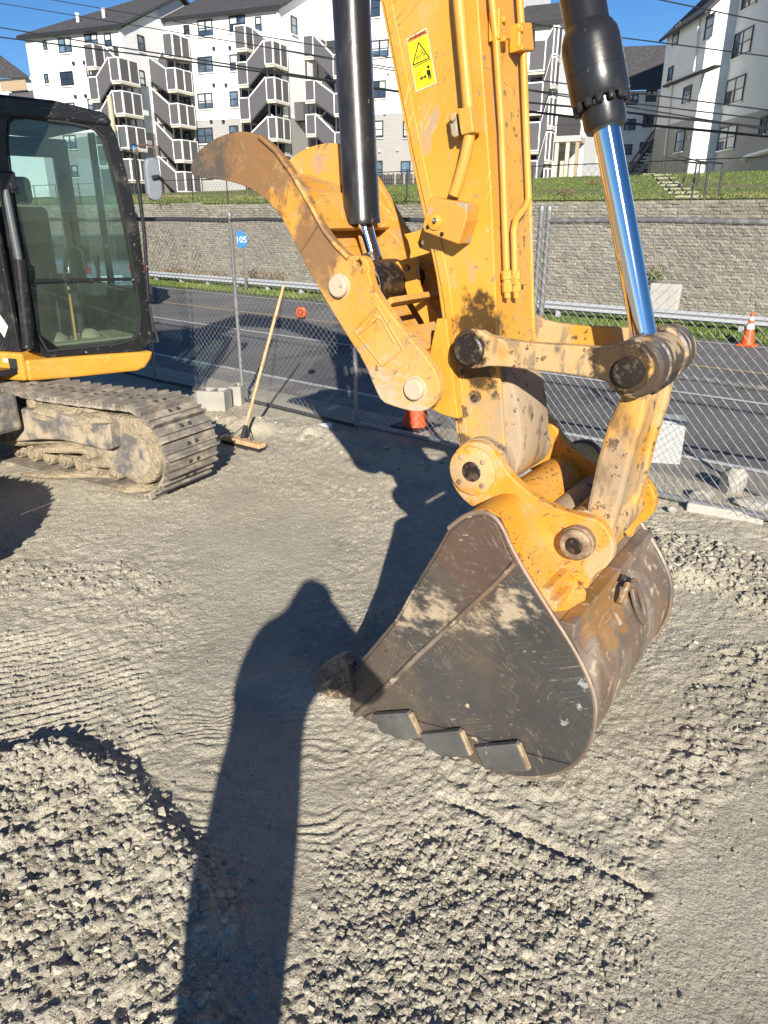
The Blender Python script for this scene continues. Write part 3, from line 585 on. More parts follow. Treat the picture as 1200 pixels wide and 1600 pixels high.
# cutting edge and teeth (they point back to the machine)
lip = [AF.px(x, y, 0) for x, y in ((545, 1112), (562, 1128), (540, 1138), (520, 1128))]
put('cutting_edge', MB().ext([AF(u, .0, z) for u, z in lip], Lv * WB), steel, bucket, bevel=.004)
tu, tz = AF.px(530, 1122, 0)
tooth0 = None
for k in range(5):
    wk = .06 + k * (WB - .12) / 4
    m = MB()
    for (du, dz, hw, ht) in (()): pass
    prof = [(.05, .035), (-.06, .034), (-.20, .006), (-.20, -.012), (-.06, -.03), (.05, -.03)]
    m.ext([AF(tu + a_, wk - .04, tz + c_) for a_, c_ in prof], Lv * .08)
    tooth0 = put('tooth', m, steel_back, bucket, bevel=.006)
# side cutter with hard-facing beads at the front of the near plate
sc_o = smooth_poly([(486, 1064), (497, 1042), (530, 1026), (538, 1030), (551, 1080), (545, 1094), (520, 1093), (492, 1080)], 1)
scut = put('side_cutter', AE(MB(), sc_o, -.03, .03), steel_back, bucket, bevel=.006)
for l in ([(498, 1044), (518, 1088)], [(512, 1036), (533, 1088)], [(526, 1029), (545, 1086)], [(492, 1060), (530, 1036)], [(498, 1074), (540, 1048)], [(512, 1088), (547, 1066)]):
    put('hardfacing_bead', MB().tube([A(x, y, -.031) for x, y in l], .004, 6), steel_pin, scut, smooth=True)
# ears: two plates carrying the stick pin and the link pin
ear_o = smooth_poly([(702, 735), (708, 708), (725, 692), (745, 690), (766, 698), (780, 720), (800, 748), (836, 778), (872, 796), (905, 806), (934, 812), (952, 832), (960, 858), (952, 884), (925, 900), (916, 925), (900, 905), (860, 880), (822, 845), (790, 806), (752, 800), (728, 786), (708, 762)], 1)
EW0 = .185
q = [AF.px(x, y, EW0) for x, y in ear_o]
ear = put('ear', MB().ext([AF(u, EW0, z) for u, z in q], Lv * .038), yellow_bucket, bucket, bevel=.005)
ear2 = put('ear', MB().ext([AF(u, WB - EW0 - .038, z) for u, z in q], Lv * .038), yellow_bucket, bucket, bevel=.005)
def pp(x, y): return AF(*(lambda c: (c[0], EW0, c[1]))(AF.px(x, y, EW0)))
# gusset below the ear, sloping out to the side plate
gus = [(790, 806), (822, 845), (860, 880), (900, 905), (916, 925)]
low = [(786, 822), (806, 872), (834, 918), (858, 946), (866, 958)]
vs = [A(x, y, EW0) for x, y in gus] + [A(x, y, .03) for x, y in low]
m = MB().add(vs + [v - Z * .03 for v in vs], [(i, i + 1, 6 + i, 5 + i) for i in range(4)] + [(10 + i, 15 + i, 16 + i, 11 + i) for i in range(4)] + [(i, 10 + i, 11 + i, i + 1) for i in range(4)] + [(5 + i, 6 + i, 16 + i, 15 + i) for i in range(4)] + [(0, 5, 15, 10), (4, 14, 19, 9)])
put('ear_gusset', m, yellow_bucket, bucket)
put('weld_seam', MB().tube([A(x, y, EW0 - .004) for x, y in [(793, 812), (824, 850), (862, 884), (898, 910)]], .008, 6), yellow_bucket, bucket, smooth=True)
hc_ = pp(740, 735)
hub = put('pin_hub', MB().lathe(hc_ - Lv * .016, Lv, [(0, .07), (.004, .079), (.0155, .079)], 36), yellow_bucket, ear, smooth=True)
put('pin', MB().lathe(hc_ - Lv * .0185, Lv, [(0, .030), (.0022, .033)], 28), grease_m, hub)
for a_ in (45, 130, 225, 318):
    c_ = hc_ - Lv * .024 + (H * math.cos(math.radians(a_)) + Z * math.sin(math.radians(a_))) * .056
    put('bolt', MB().lathe(c_, Lv, [(0, .006), (.003, .0085), (.0078, .0085)], 6), steel_pin, hub)
lc_ = pp(905, 845)
put('link_boss', MB().lathe(lc_ - Lv * .045, Lv, [(0, .042), (.006, .048), (.02, .048), (.022, .052), (.0445, .052)], 36), steel_pin, ear, smooth=True)
put('link_pin', MB().lathe(lc_ - Lv * .0475, Lv, [(0, .022), (.002, .027)], 28), grease_m, ear)
put('link_boss', MB().lathe(lc_ + Lv * (WB - 2 * EW0), Lv, [(0, .061), (.04, .058), (.045, .05)], 36), steel_pin, ear2, smooth=True)
put('cross_tube', MB().lathe(pp(850, 835) + Lv * .038, Lv, [(0, .06), (WB - 2 * EW0 - .076, .06)], 24), nose_m, bucket, smooth=True)
# stiffening bars across the back and a lifting eye
Bk = dens(qs[8:25], 2)
def on_back(px_y):                               # the point of the outline nearest to a pixel on the near plate
    u, z = AF.px(*px_y, 0); return min(Bk, key=lambda p: (p[0] - u) ** 2 + (p[1] - z) ** 2)
for P, r in (((846, 936), .017), ((860, 960), .017), ((876, 984), .024)):
    u, z = on_back(P); put('stiffener_bar', MB().box(Fr(AF(u, 0, z), H, Lv), (-r, r), (.026, WB - .026), (-r, r)), steel_back if r > .02 else yellow_bucket, bucket, bevel=.006)
lu, lz = on_back((916, 1055)); lc = AF(lu, .50, lz)
nb = (H * .92 + Z * .38).normalized(); tb = Lv.cross(nb).normalized(); tb = tb if tb.z > 0 else -tb
LF = Fr(lc, Lv, tb, nb)
def loop(rx, ry, z, n=20): return [LF(rx * math.cos(2 * math.pi * k / n), ry * math.sin(2 * math.pi * k / n), z) for k in range(n)]
eye = put('lifting_eye', MB().ring(loop(.045, .085, .002), loop(.018, .055, .002), nb * .014), steel_back, bucket, bevel=.004)
put('eye_slot', MB().ext(loop(.0175, .0545, .001), nb * .004), grease_m, eye)
put('eye_tab', MB().tube([LF(-.03, .07, .02), LF(-.10, .10, .028), LF(-.15, .06, .006)], .012, 8), steel_back, eye, smooth=True)
put('dent', MB().ext([LF(-.02, .10, -.002), LF(-.06, .125, -.002), LF(-.10, .115, -.002), LF(-.07, .105, -.002)], nb * .007), grease_m, eye)

# boom, out of the top of the frame, back to the machine
bz = [(-1.42, 3.45), (-2.2, 3.95), (-3.2, 3.55), (-4.3, 1.9), (-4.75, 1.0)]
m = MB()
bo = [(-1.30, 3.40), (-1.50, 3.66), (-2.6, 4.25), (-3.9, 4.30), (-4.7, 3.0), (-5.35, 1.25), (-5.0, 1.1), (-4.5, 2.2), (-3.75, 3.75), (-2.6, 3.85), (-1.5, 3.32)]
put('boom', m.ext([AF(u, W0 - .02, z) for u, z in bo], Lv * (W1 - W0 + .04)), yellow, ex, bevel=.02)
put('stick_head', MB().ext([AF(u, W0, z) for u, z in [(-1.62, 2.75), (-1.72, 3.3), (-1.55, 3.62), (-1.25, 3.66), (-1.02, 3.3), (-1.12, 2.75)]], Lv * (W1 - W0)), yellow, arm, bevel=.02)

# cab
CA = Vector((-2.5817, 5.2, 0)); ca = math.radians(47)
Hc = Vector((math.cos(ca), -math.sin(ca), 0)); Lc = Vector((-Hc.y, Hc.x, 0))
CF = Fr(CA, Lc, Hc)                               # across to the driver's left, forward, up
def CPx(x, y, b=0.0):
    a, c = CF.px(x, y, b); return a, c
cab = sub('cab', CA + Z * .6)
fo = [(-40, 146), (20, 149), (90, 158), (150, 173), (170, 188), (184, 215), (214, 330), (234, 480), (242, 548), (150, 553), (45, 560), (32, 480), (4, 300), (-30, 165)]
fi = [(8, 192), (28, 180), (80, 186), (130, 193), (158, 205), (168, 232), (192, 325), (213, 440), (223, 512), (205, 538), (110, 546), (62, 552), (44, 430), (20, 300)]
fo, fi = smooth_poly(fo, 1), smooth_poly(fi, 1)
PO = [CPx(*p) for p in fo]; PI_ = [CPx(*p) for p in fi]
def C3(l, b): return [CF(a, b, c) for a, c in l]
put('front_frame', MB().ring(C3(PO, 0), C3(PI_, 0), -Hc * .07), black, cab, bevel=.012)
put('gasket', MB().ring(C3([(a, c) for a, c in PI_], .004), C3([(a + (0.5 - a) * .02, c + (1.55 - c) * .02) for a, c in PI_], .004), -Hc * .012), rubber, cab)
cab_glass = glass('cab glass', (0.80, 0.89, 0.88), 0.8, 0.05)
bar_l, bar_r = CPx(52, 439), CPx(216, 436)
up = [p for p in PI_ if p[1] > bar_l[1]]; lo = [p for p in PI_ if p[1] <= bar_l[1]]
put('windscreen', MB().ext(C3(PI_, -.028), Hc * .005), cab_glass, cab)
put('glazing_bar', MB().ext(C3([(bar_l[0], bar_l[1] + .012), (bar_r[0], bar_r[1] + .012), (bar_r[0], bar_r[1] - .012), (bar_l[0], bar_l[1] - .012)], -.02), Hc * .02), black, cab, bevel=.003)
DEP = 1.15
a0, a1 = 0.0, 1.03
zb, zt = CPx(45, 560)[1], 2.30
# rear frame, roof, floor, pillars, side panels
RO = [(0, zb), (1.0, zb), (1.0, zt), (0.0, zt)]; RI = [(.10, 1.25), (.88, 1.25), (.88, 2.16), (.10, 2.16)]
put('rear_frame', MB().ring(C3(RO, -DEP), C3(RI, -DEP), -Hc * .06), black, cab, bevel=.008)
put('rear_window', MB().ext(C3(RI, -DEP - .02), -Hc * .005), cab_glass, cab)
rt = [(-.03, 2.30), (.5, 2.31), (.86, 2.30), (.89, 2.33), (.84, 2.385), (.5, 2.43), (.05, 2.435), (-.03, 2.40)]
put('roof', MB().ext(C3(rt, .015), -Hc * (DEP + .09)), black, cab, bevel=.02)
put('floor_plate', MB().box(CF, (.03, .97), (-DEP, -.075), (zb - .01, zb + .05)), black, cab)
for aa in (.005, .955):
    put('side_panel', MB().box(CF, (aa, aa + .04), (-DEP + .002, -.072), (zb, zb + (.42 if aa > .5 else .75))), black, cab, bevel=.006)
    put('side_pillar', MB().box(CF, (aa, aa + .04), (-.62, -.56), (zb + .4, 2.30)), black, cab, bevel=.006)
    put('side_window', MB().box(CF, (aa + .015, aa + .02), (-DEP + .01, -.08), (zb + (.42 if aa > .5 else .75), 2.29)), cab_glass, cab)
# seat, console, levers
seat_m = mat('dark seat cloth', (0.03, 0.032, 0.035), 0.8)
def cbox(name, a, b, c, mm, par=cab, bev=.02): return put(name, MB().box(CF, a, b, c), mm, par, bevel=bev)
seat = cbox('seat', (.28, .70), (-.95, -.50), (1.02, 1.14), seat_m); cbox('backrest', (.29, .69), (-1.08, -.94), (1.14, 1.78), seat_m, seat, .04); cbox('headrest', (.38, .60), (-1.07, -.96), (1.80, 2.0), seat_m, seat, .04)
cbox('seat_base', (.30, .68), (-.92, -.55), (zb + .05, 1.02), seat_m, seat)
for aa in (.12, .74):
    cbox('console', (aa, aa + .12), (-.85, -.40), (zb + .35, 1.22), seat_m)
    put('joystick', MB().tube([CF(aa + .06, -.42, 1.22), CF(aa + .06, -.40, 1.30), CF(aa + .055, -.39, 1.42)], [.016, .014, .026], 10), rubber, cab, smooth=True)
tan_m = mat('sun-bleached levers', (0.30, 0.25, 0.16), 0.7)
for aa in (.40, .50): put('travel_lever', MB().tube([CF(aa, -.32, zb + .05), CF(aa, -.28, zb + .3), CF(aa - .01, -.30, zb + .55)], .014, 8), seat_m, cab, smooth=True)
put('lever', MB().tube([CF(.47, -.2, zb + .05), CF(.475, -.2, zb + .46)], .009, 8), yellow, cab)
put('floor_mat', MB().box(CF, (.08, .92), (-.55, -.09), (zb + .051, zb + .065)), tan_m, cab)
put('boot_cover', MB().lathe(CF(.35, -.30, zb + .065), Z, [(0, .10), (.02, .095), (.05, .05), (.06, .03)], 20), tan_m, cab, smooth=True)
put('boot_cover', MB().lathe(CF(.62, -.30, zb + .065), Z, [(0, .09), (.02, .08), (.05, .045), (.06, .03)], 20), tan_m, cab, smooth=True)
put('grab_handle', MB().tube([CF(.62, -.6, 1.30), CF(.62, -.55, 1.42), CF(.66, -.5, 1.5), CF(.72, -.46, 1.46), CF(.72, -.44, 1.32)], .017, 10), rubber, cab, smooth=True)
cbox('monitor', (.08, .22), (-.16, -.10), (1.5, 1.68), seat_m, cab, .01)
# the pillar with the gas strut at the right-hand corner
put('gas_strut', MB().tube([CF(*(lambda q: (q[0], .06, q[1]))(CPx(8, 296, .06))), CF(*(lambda q: (q[0], .06, q[1]))(CPx(30, 408, .06)))], .023, 14), mat('grey strut', (0.22, 0.22, 0.23), 0.3, 0.6), cab, smooth=True)
put('strut_tube', MB().tube([CF(*(lambda q: (q[0], .06, q[1]))(CPx(30, 405, .06))), CF(*(lambda q: (q[0], .05, q[1]))(CPx(45, 545, .05)))], .04, 14), black, cab, smooth=True)
put('hinge', MB().box(Fr(CF(*(lambda q: (q[0], .05, q[1]))(CPx(8, 275, .05))), Lc, Hc), (-.05, .06), (-.03, .03), (-.09, .03)), black, cab, bevel=.015)
put('hinge', MB().box(Fr(CF(*(lambda q: (q[0], .05, q[1]))(CPx(22, 296, .05))), Lc, Hc), (-.03, .03), (-.03, .02), (-.025, .02)), black, cab, bevel=.01)
# chrome-edged grab rail, bracket, mirror, wiper hose
def cp(x, y, b): return CF(*(lambda q: (q[0], b, q[1]))(CPx(x, y, b)))
put('grab_rail', MB().tube([cp(209, 232, .05), cp(214, 270, .05), cp(226, 370, .05), cp(232, 470, .05)], .014, 12), chrome if False else black, cab, smooth=True)
put('rail_cap', MB().lathe(cp(210, 236, .05), Z, [(-.02, .022), (.0, .03), (.035, .026), (.045, .015)], 16), chrome, cab, smooth=True)
put('rail_bracket', MB().tube([cp(192, 236, .0), cp(200, 237, .03), cp(209, 238, .05)], .014, 8), black, cab)
put('mirror_arm', MB().tube([cp(212, 228, .05), cp(228, 226, .06), cp(240, 229, .08), cp(245, 262, .08), cp(243, 280, .08)], .007, 8), mat('rusty rod', (0.10, 0.06, 0.045), 0.7), cab, smooth=True)
mir = put('mirror', MB().ext([cp(x, y, .09) for x, y in smooth_poly([(222, 250), (232, 246), (242, 248), (248, 280), (250, 304), (246, 313), (236, 314), (228, 308), (225, 285)], 1)], Hc * .05), mat('grey mirror shell', (0.20, 0.22, 0.25), 0.35), cab, bevel=.012)
put('mirror_bracket', MB().tube([cp(238, 278, .15), cp(246, 276, .15), cp(254, 282, .12)], .016, 8), black, cab)
put('wiper_hose', MB().tube([cp(234, 478, .02), cp(238, 505, .03), cp(246, 527, .03), cp(247, 535, .03)], .011, 8), rubber, cab, smooth=True)
# yellow skirt below the cab
sk = [(40, 563), (45, 596), (120, 590), (215, 580), (228, 574), (236, 562), (240, 549), (150, 555)]
skirt = put('skirt', MB().ext([CF(a, .03, c) for a, c in [CPx(*p, .03) for p in sk]], -Hc * 1.3), yellow, ex, bevel=.02)
s0, s1 = CPx(-90, 560, .03), CPx(42, 596, .03)
sideF = Fr(CF(s1[0], .03, 0), Vector((-.96, .28, 0)), Vector((-.28, -.96, 0)))
zs = s1[1]
put('side_skirt', MB().box(sideF, (.004, 1.2), (-.5, .004), (zs, zs + .20)), yellow, ex, bevel=.02)
put('cab_side', MB().box(sideF, (.03, 1.2), (-.06, -.02), (zs + .203, 2.3)), black, ex, bevel=.01)
put('skirt_vent', MB().box(sideF, (.05, .12), (.0045, .007), (zs + .08, zs + .16)), rubber, ex)
put('skirt_label', MB().box(sideF, (.13, .165), (.0045, .006), (zs + .13, zs + .16)), st_w, ex)
m_diamond = mat('pale green decal', (0.45, 0.55, 0.45), 0.6)
put('diamond_decal', MB().ext([sideF(a, -.0195, c) for a, c in ((.02 + .12, zs + .30), (.07 + .12, zs + .22 + .16), (.02 + .12, zs + .46), (-.03 + .12, zs + .38))], sideF.Y * .002), m_diamond, ex)

# undercarriage: the track beside us, its frame and the leg that carries it
Fd = Vector((.871, -.491, 0)); Wd = Vector((.491, .871, 0))
TF = Fr(Wd * 3.06, Fd, Wd)                        # along the track to the front, away from the camera, up
tr = sub('crawler_track', TF(-3.6, 0, 0))
trk = mat('dusty track steel', (0.22, 0.195, 0.165), 0.6, 0.25, layers=[dict(col=(0.40, 0.335, 0.25), scale=10, lo=0.42, hi=0.68, fac=0.85, metal=0, rough=0.9), dict(col=(0.13, 0.115, 0.10), scale=22, lo=0.6, hi=0.7, fac=.6)], bump=((50, .0015, 4),))
mud = mat('dried mud', (0.39, 0.315, 0.21), 0.95, layers=[dict(col=(0.25, 0.20, 0.14), scale=11, lo=.46, hi=.68), dict(col=(0.10, 0.09, 0.085), scale=6, lo=.60, hi=.70, fac=.7)], bump=((20, .03, 6), (80, .008, 4)))
framem = mat('mud-caked frame paint', (0.12, 0.115, 0.11), 0.7, layers=[dict(col=(0.42, 0.34, 0.24), scale=7, lo=.40, hi=.62, fac=.9, rough=.95), dict(col=(0.30, 0.24, 0.17), scale=22, lo=.5, hi=.66, fac=.6)], bump=((20, .006, 5),))
RT = .285; ztop = RT * 2 + .02; xf = -3.585; xr = -6.9; TWD = .47
# path of the pads: bottom, front wrap, top with a slight sag
def track_path(s):
    Lb = xf - xr; arc = math.pi * (RT + .005)
    if s < Lb: return xr + s, .012, 0.0
    s -= Lb
    if s < arc:
        a_ = s / (RT + .005); return xf + math.sin(a_) * (RT + .015), RT + .02 - math.cos(a_) * (RT + .005), a_
    s -= arc; 
    return xf - s, ztop + .005 - .03 * math.sin(min(s / 1.9, 1) * math.pi) , math.pi
pitch = .112; tot = (xf - xr) * 2 + math.pi * RT
shoe = MB().box(WF, (-pitch * .47, pitch * .47), (0, TWD), (0, .018)).box(WF, (-pitch * .47, -pitch * .33), (0, TWD), (-.026, -.0005)).box(WF, (-.005, .008), (0, TWD), (-.018, -.0005))
n_sh = int(tot / pitch); sh0 = None
hole_m = mat('dusty bolt hole', (0.05, 0.043, 0.035), 0.9)
for i in range(n_sh):
    x, zz, a_ = track_path(i * pitch)
    if x < -6.3: continue
    me_src = sh0
    if sh0 is None:
        me = bpy.data.meshes.new('track_shoe'); me.from_pydata(shoe.v, [], shoe.f); me.materials.append(trk); sh0 = me
        bmx = bmesh.new(); bmx.from_mesh(me); bmesh.ops.recalc_face_normals(bmx, faces=bmx.faces); bmx.to_mesh(me); bmx.free()
        hm = MB()
        for yy in (.20, .27): hm.box(WF, (.02 - .013, .02 + .013), (yy - .012, yy + .012), (-.0225, -.0190))
    if me_src is None:
        nv0 = len(me.vertices); vv = [tuple(v.co) for v in me.vertices] + hm.v; ff = [tuple(p.vertices) for p in me.polygons]; nf0 = len(ff); ff += [tuple(i_ + nv0 for i_ in f) for f in hm.f]
        me.clear_geometry(); me.from_pydata(vv, [], ff); me.materials.append(hole_m)
        for p_ in me.polygons[nf0:]: p_.material_index = 1
    P = TF(x, 0, zz)
    ca_, sa_ = math.cos(a_), math.sin(a_)
    X = Fd * ca_ + Z * sa_; Zl = -Fd * sa_ + Z * ca_
    M = Matrix((( X.x, Wd.x, Zl.x), (X.y, Wd.y, Zl.y), (X.z, Wd.z, Zl.z)))
    o = bpy.data.objects.new('track_shoe', sh0); COL.objects.link(o); o.parent = tr
    o.matrix_local = Matrix.Translation(P - WL[tr.name]) @ M.to_4x4() @ Matrix.Rotation(random.uniform(-.03, .03), 4, 'Y')
    WL[o.name] = P
# idler, track frame, rollers, mud
put('idler', MB().lathe(TF(xf, .13, RT + .02), Wd, [(0, .20), (.01, .245), (.03, .252), (.17, .252), (.2, .2)], 40), framem, tr, smooth=True)
io = [(xf + .225 * math.cos(a), RT + .02 + .225 * math.sin(a)) for a in [math.radians(d) for d in range(-95, 96, 19)]]
put('idler_cover', MB().ext([TF(a, .035, c) for a, c in io + [(xf - .26, RT + .235), (xf - .36, RT + .12), (xf - .33, RT - .13)]], Wd * .09), mud, tr, bevel=.02)
put('cover_plate', MB().ext([TF(xf - .06 + .17 * math.cos(a) * 1.15, .028, RT - .02 + .15 * math.sin(a)) for a in [k * math.pi / 10 for k in range(20)]], Wd * .009), framem, tr, bevel=.003)
put('track_frame', MB().ext([TF(a, .08, c) for a, c in ((-6.2, .20), (-4.9, .20), (-3.9, .17), (-3.75, .30), (-3.85, .42), (-4.9, .44), (-6.2, .44))], Wd * .28), mud, tr, bevel=.02)
for k in range(7):
    put('track_roller', MB().lathe(TF(-3.88 - k * .17, .07, .095), Wd, [(0, .030), (.004, .036), (.018, .036), (.02, .052), (.04, .058), (.28, .058)], 20), mud, tr, smooth=True)
    if k in (1, 3, 5): put('roller_guard', MB().box(TF, (-3.98 - k * .17 + .06, -3.98 - k * .17 + .13), (.075, .12), (.14, .22)), mud, tr, bevel=.01)
put('carrier_roller', MB().lathe(TF(-4.55, .02, .50), Wd, [(0, .035), (.01, .05), (.14, .05)], 16), mud, tr, smooth=True)
def lump(pts, r, name, par, n=0):
    m = MB(); rg = random.Random(n)
    bm = bmesh.new(); bmesh.ops.create_icosphere(bm, subdivisions=3, radius=1)
    V0 = [v.co.copy() for v in bm.verts]; F0 = [tuple(v.index for v in f.verts) for f in bm.faces]; bm.free()
    for (c, s) in pts:
        ph = rg.random() * 9
        m.add([c + Vector((v.x * s[0], v.y * s[1], v.z * s[2])) * (1 + .13 * math.sin(5 * v.x + ph) * math.sin(4 * v.y + 2 * ph) + .07 * math.sin(11 * v.z + 9 * v.x + ph)) for v in V0], F0)
    return put(name, m, mud, par, smooth=True)
lump([(TF(-3.95, .10, .44), (.20, .14, .08)), (TF(-4.25, .12, .47), (.26, .14, .07)), (TF(-4.02, .14, .50), (.12, .10, .07))], 1, 'caked_mud', tr, 3)
lump([(TF(-4.25, .09, .215), (.30, .07, .035)), (TF(-4.7, .09, .21), (.25, .06, .04)), (TF(-3.9, .09, .17), (.16, .07, .04))], 1, 'caked_mud', tr, 5)
lump([(TF(-3.62, .08, .04), (.16, .08, .035)), (TF(-4.2, .07, .035), (.4, .06, .03))], 1, 'caked_mud', tr, 6)
tr2 = sub('crawler_track', WL[tr.name] - Wd * 1.78)
for ch in list(tr.children):
    c_ = ch.copy(); COL.objects.link(c_); c_.parent = tr2; WL[c_.name] = WL[ch.name] - Wd * 1.78
# car-body leg running out of the left of the frame
lg = [(-60, 640), (0, 640), (62, 639), (150, 664), (171, 666), (176, 701), (164, 704), (95, 688), (62, 687), (0, 693), (-60, 696)]
put('carbody_leg', MB().ext([TF(a, -.03, c) for a, c in [TF.px(x, y, -.03) for x, y in lg]], Wd * .12), framem, ex, bevel=.015)
put('leg_stop', MB().ext([TF(a, -.045, c) for a, c in [TF.px(x, y, -.045) for x, y in ((162, 664), (171, 663), (175, 701), (167, 704))]], Wd * .12), framem, ex, bevel=.006)
put('leg_top', MB().ext([TF(a, .091, c) for a, c in [TF.px(x, y, .09) for x, y in ((-60, 628), (60, 625), (110, 640), (60, 650), (-60, 650))]], Wd * .10), mud, ex, bevel=.02)
put('carbody', MB().box(TF, (-6.0, -4.55), (-1.1, -.06), (.34, .60)), framem, ex, bevel=.03)
put('slew_ring', MB().lathe(TF(-5.1, -.55, .60), Z, [(0, .5), (.07, .5)], 40), black, ex)
put('deck_underside', MB().box(CF, (-1.2, .9), (-1.5, -.02), (.66, .70)), black, ex)

# ------------------------------------------------------------------ the ground: a height field
def hsh(ix, iy, seed):
    h = (ix.astype(np.int64) * 374761393 + iy.astype(np.int64) * 668265263 + seed * 974634541) & 0x7fffffff
    h = (h ^ (h >> 13)) * 1274126177 & 0x7fffffff
    return ((h ^ (h >> 16)) & 0xffff) / 65535.0
def vnoise(x, y, seed=0):
    ix, iy = np.floor(x), np.floor(y); fx, fy = x - ix, y - iy
    fx = fx * fx * (3 - 2 * fx); fy = fy * fy * (3 - 2 * fy)
    a, b, c, d = hsh(ix, iy, seed), hsh(ix + 1, iy, seed), hsh(ix, iy + 1, seed), hsh(ix + 1, iy + 1, seed)
    return (a * (1 - fx) + b * fx) * (1 - fy) + (c * (1 - fx) + d * fx) * fy - 0.5
def fbm(x, y, s, octv=4, seed=0, g=0.5):
    r = 0; a = 1
    for k in range(octv): r = r + a * vnoise(x * s + 17.3 * k, y * s - 9.1 * k, seed + k); s *= 2.03; a *= g
    return r
def smst(x, a, b): t = np.clip((x - a) / (b - a), 0, 1); return t * t * (3 - 2 * t)
def G2(l): return [(lambda p: (p.x, p.y))(gnd(x, y)) for x, y in l]
def pdist(x, y, pts):                              # distance to a polyline, and signed side
    best = np.full(x.shape, 1e9); side = np.zeros(x.shape)
    for (ax_, ay), (bx, by) in zip(pts, pts[1:]):
        dx, dy = bx - ax_, by - ay; t = np.clip(((x - ax_) * dx + (y - ay) * dy) / (dx * dx + dy * dy), 0, 1)
        ex_, ey = x - ax_ - t * dx, y - ay - t * dy; d = np.hypot(ex_, ey); m = d < best
        best = np.where(m, d, best); side = np.where(m, np.sign(dx * ey - dy * ex_), side)
    return best, side
def inpoly(x, y, pts, soft):                       # 1 inside, 0 outside, soft edge
    ins = np.zeros(x.shape, bool); n = len(pts)
    for i in range(n):
        (x0, y0), (x1, y1) = pts[i], pts[(i + 1) % n]
        if y0 == y1: continue
        c = ((y0 > y) != (y1 > y)) & (x < (x1 - x0) * (y - y0) / (y1 - y0) + x0); ins ^= c
    d, _ = pdist(x, y, pts + [pts[0]]); sd = np.where(ins, d, -d)
    return smst(sd, -soft, soft)
NV = Vector((.643, .766, 0)); RV = Vector((.766, -.643, 0))
RF = Fr((0, 0, 0), RV, NV)                        # along the road, across it (away), up
PA = G2([(-250, 1230), (0, 1200), (80, 1185), (160, 1215), (230, 1290), (290, 1370), (320, 1420), (330, 1600), (330, 1900), (-500, 1900)])
PB = G2([(560, 1370), (640, 1290), (720, 1290), (860, 1360), (1010, 1400), (960, 1490), (880, 1530), (820, 1640), (500, 1700), (470, 1560)])
PT = G2([(-150, 1010), (60, 985), (190, 1000), (250, 1100), (235, 1180), (80, 1190), (-200, 1230)])
PR = G2([(330, 760), (560, 790), (470, 1000), (520, 1150), (560, 1300), (450, 1450), (300, 1480), (230, 1300), (280, 1050)])
PW = G2([(1010, 835), (1110, 850), (1260, 905), (1300, 985), (1200, 960), (1120, 920), (1030, 905)])
PC = G2([(-80, 880), (60, 878), (200, 880), (270, 905), (235, 935), (120, 925), (-80, 950)])
PS = G2([(1250, 1180), (1120, 1230), (1030, 1400), (950, 1500), (860, 1640), (1300, 1700)])
PE = G2([(1090, 1010), (1250, 1000), (1300, 1150), (1180, 1180), (1050, 1330), (960, 1330), (1000, 1200), (1080, 1120)])
PK = G2([(560, 1235), (700, 1245), (860, 1310), (1010, 1385), (1000, 1400), (850, 1335), (690, 1275), (560, 1260)])
CR = G2([(-200, 1215), (0, 1205), (90, 1186), (165, 1220), (235, 1295), (300, 1375), (330, 1450)])
TRK = G2([(690, 1248), (760, 1280), (860, 1325), (1010, 1390)])
BERM = G2([(330, 660), (400, 672), (520, 690), (640, 725), (760, 770)])
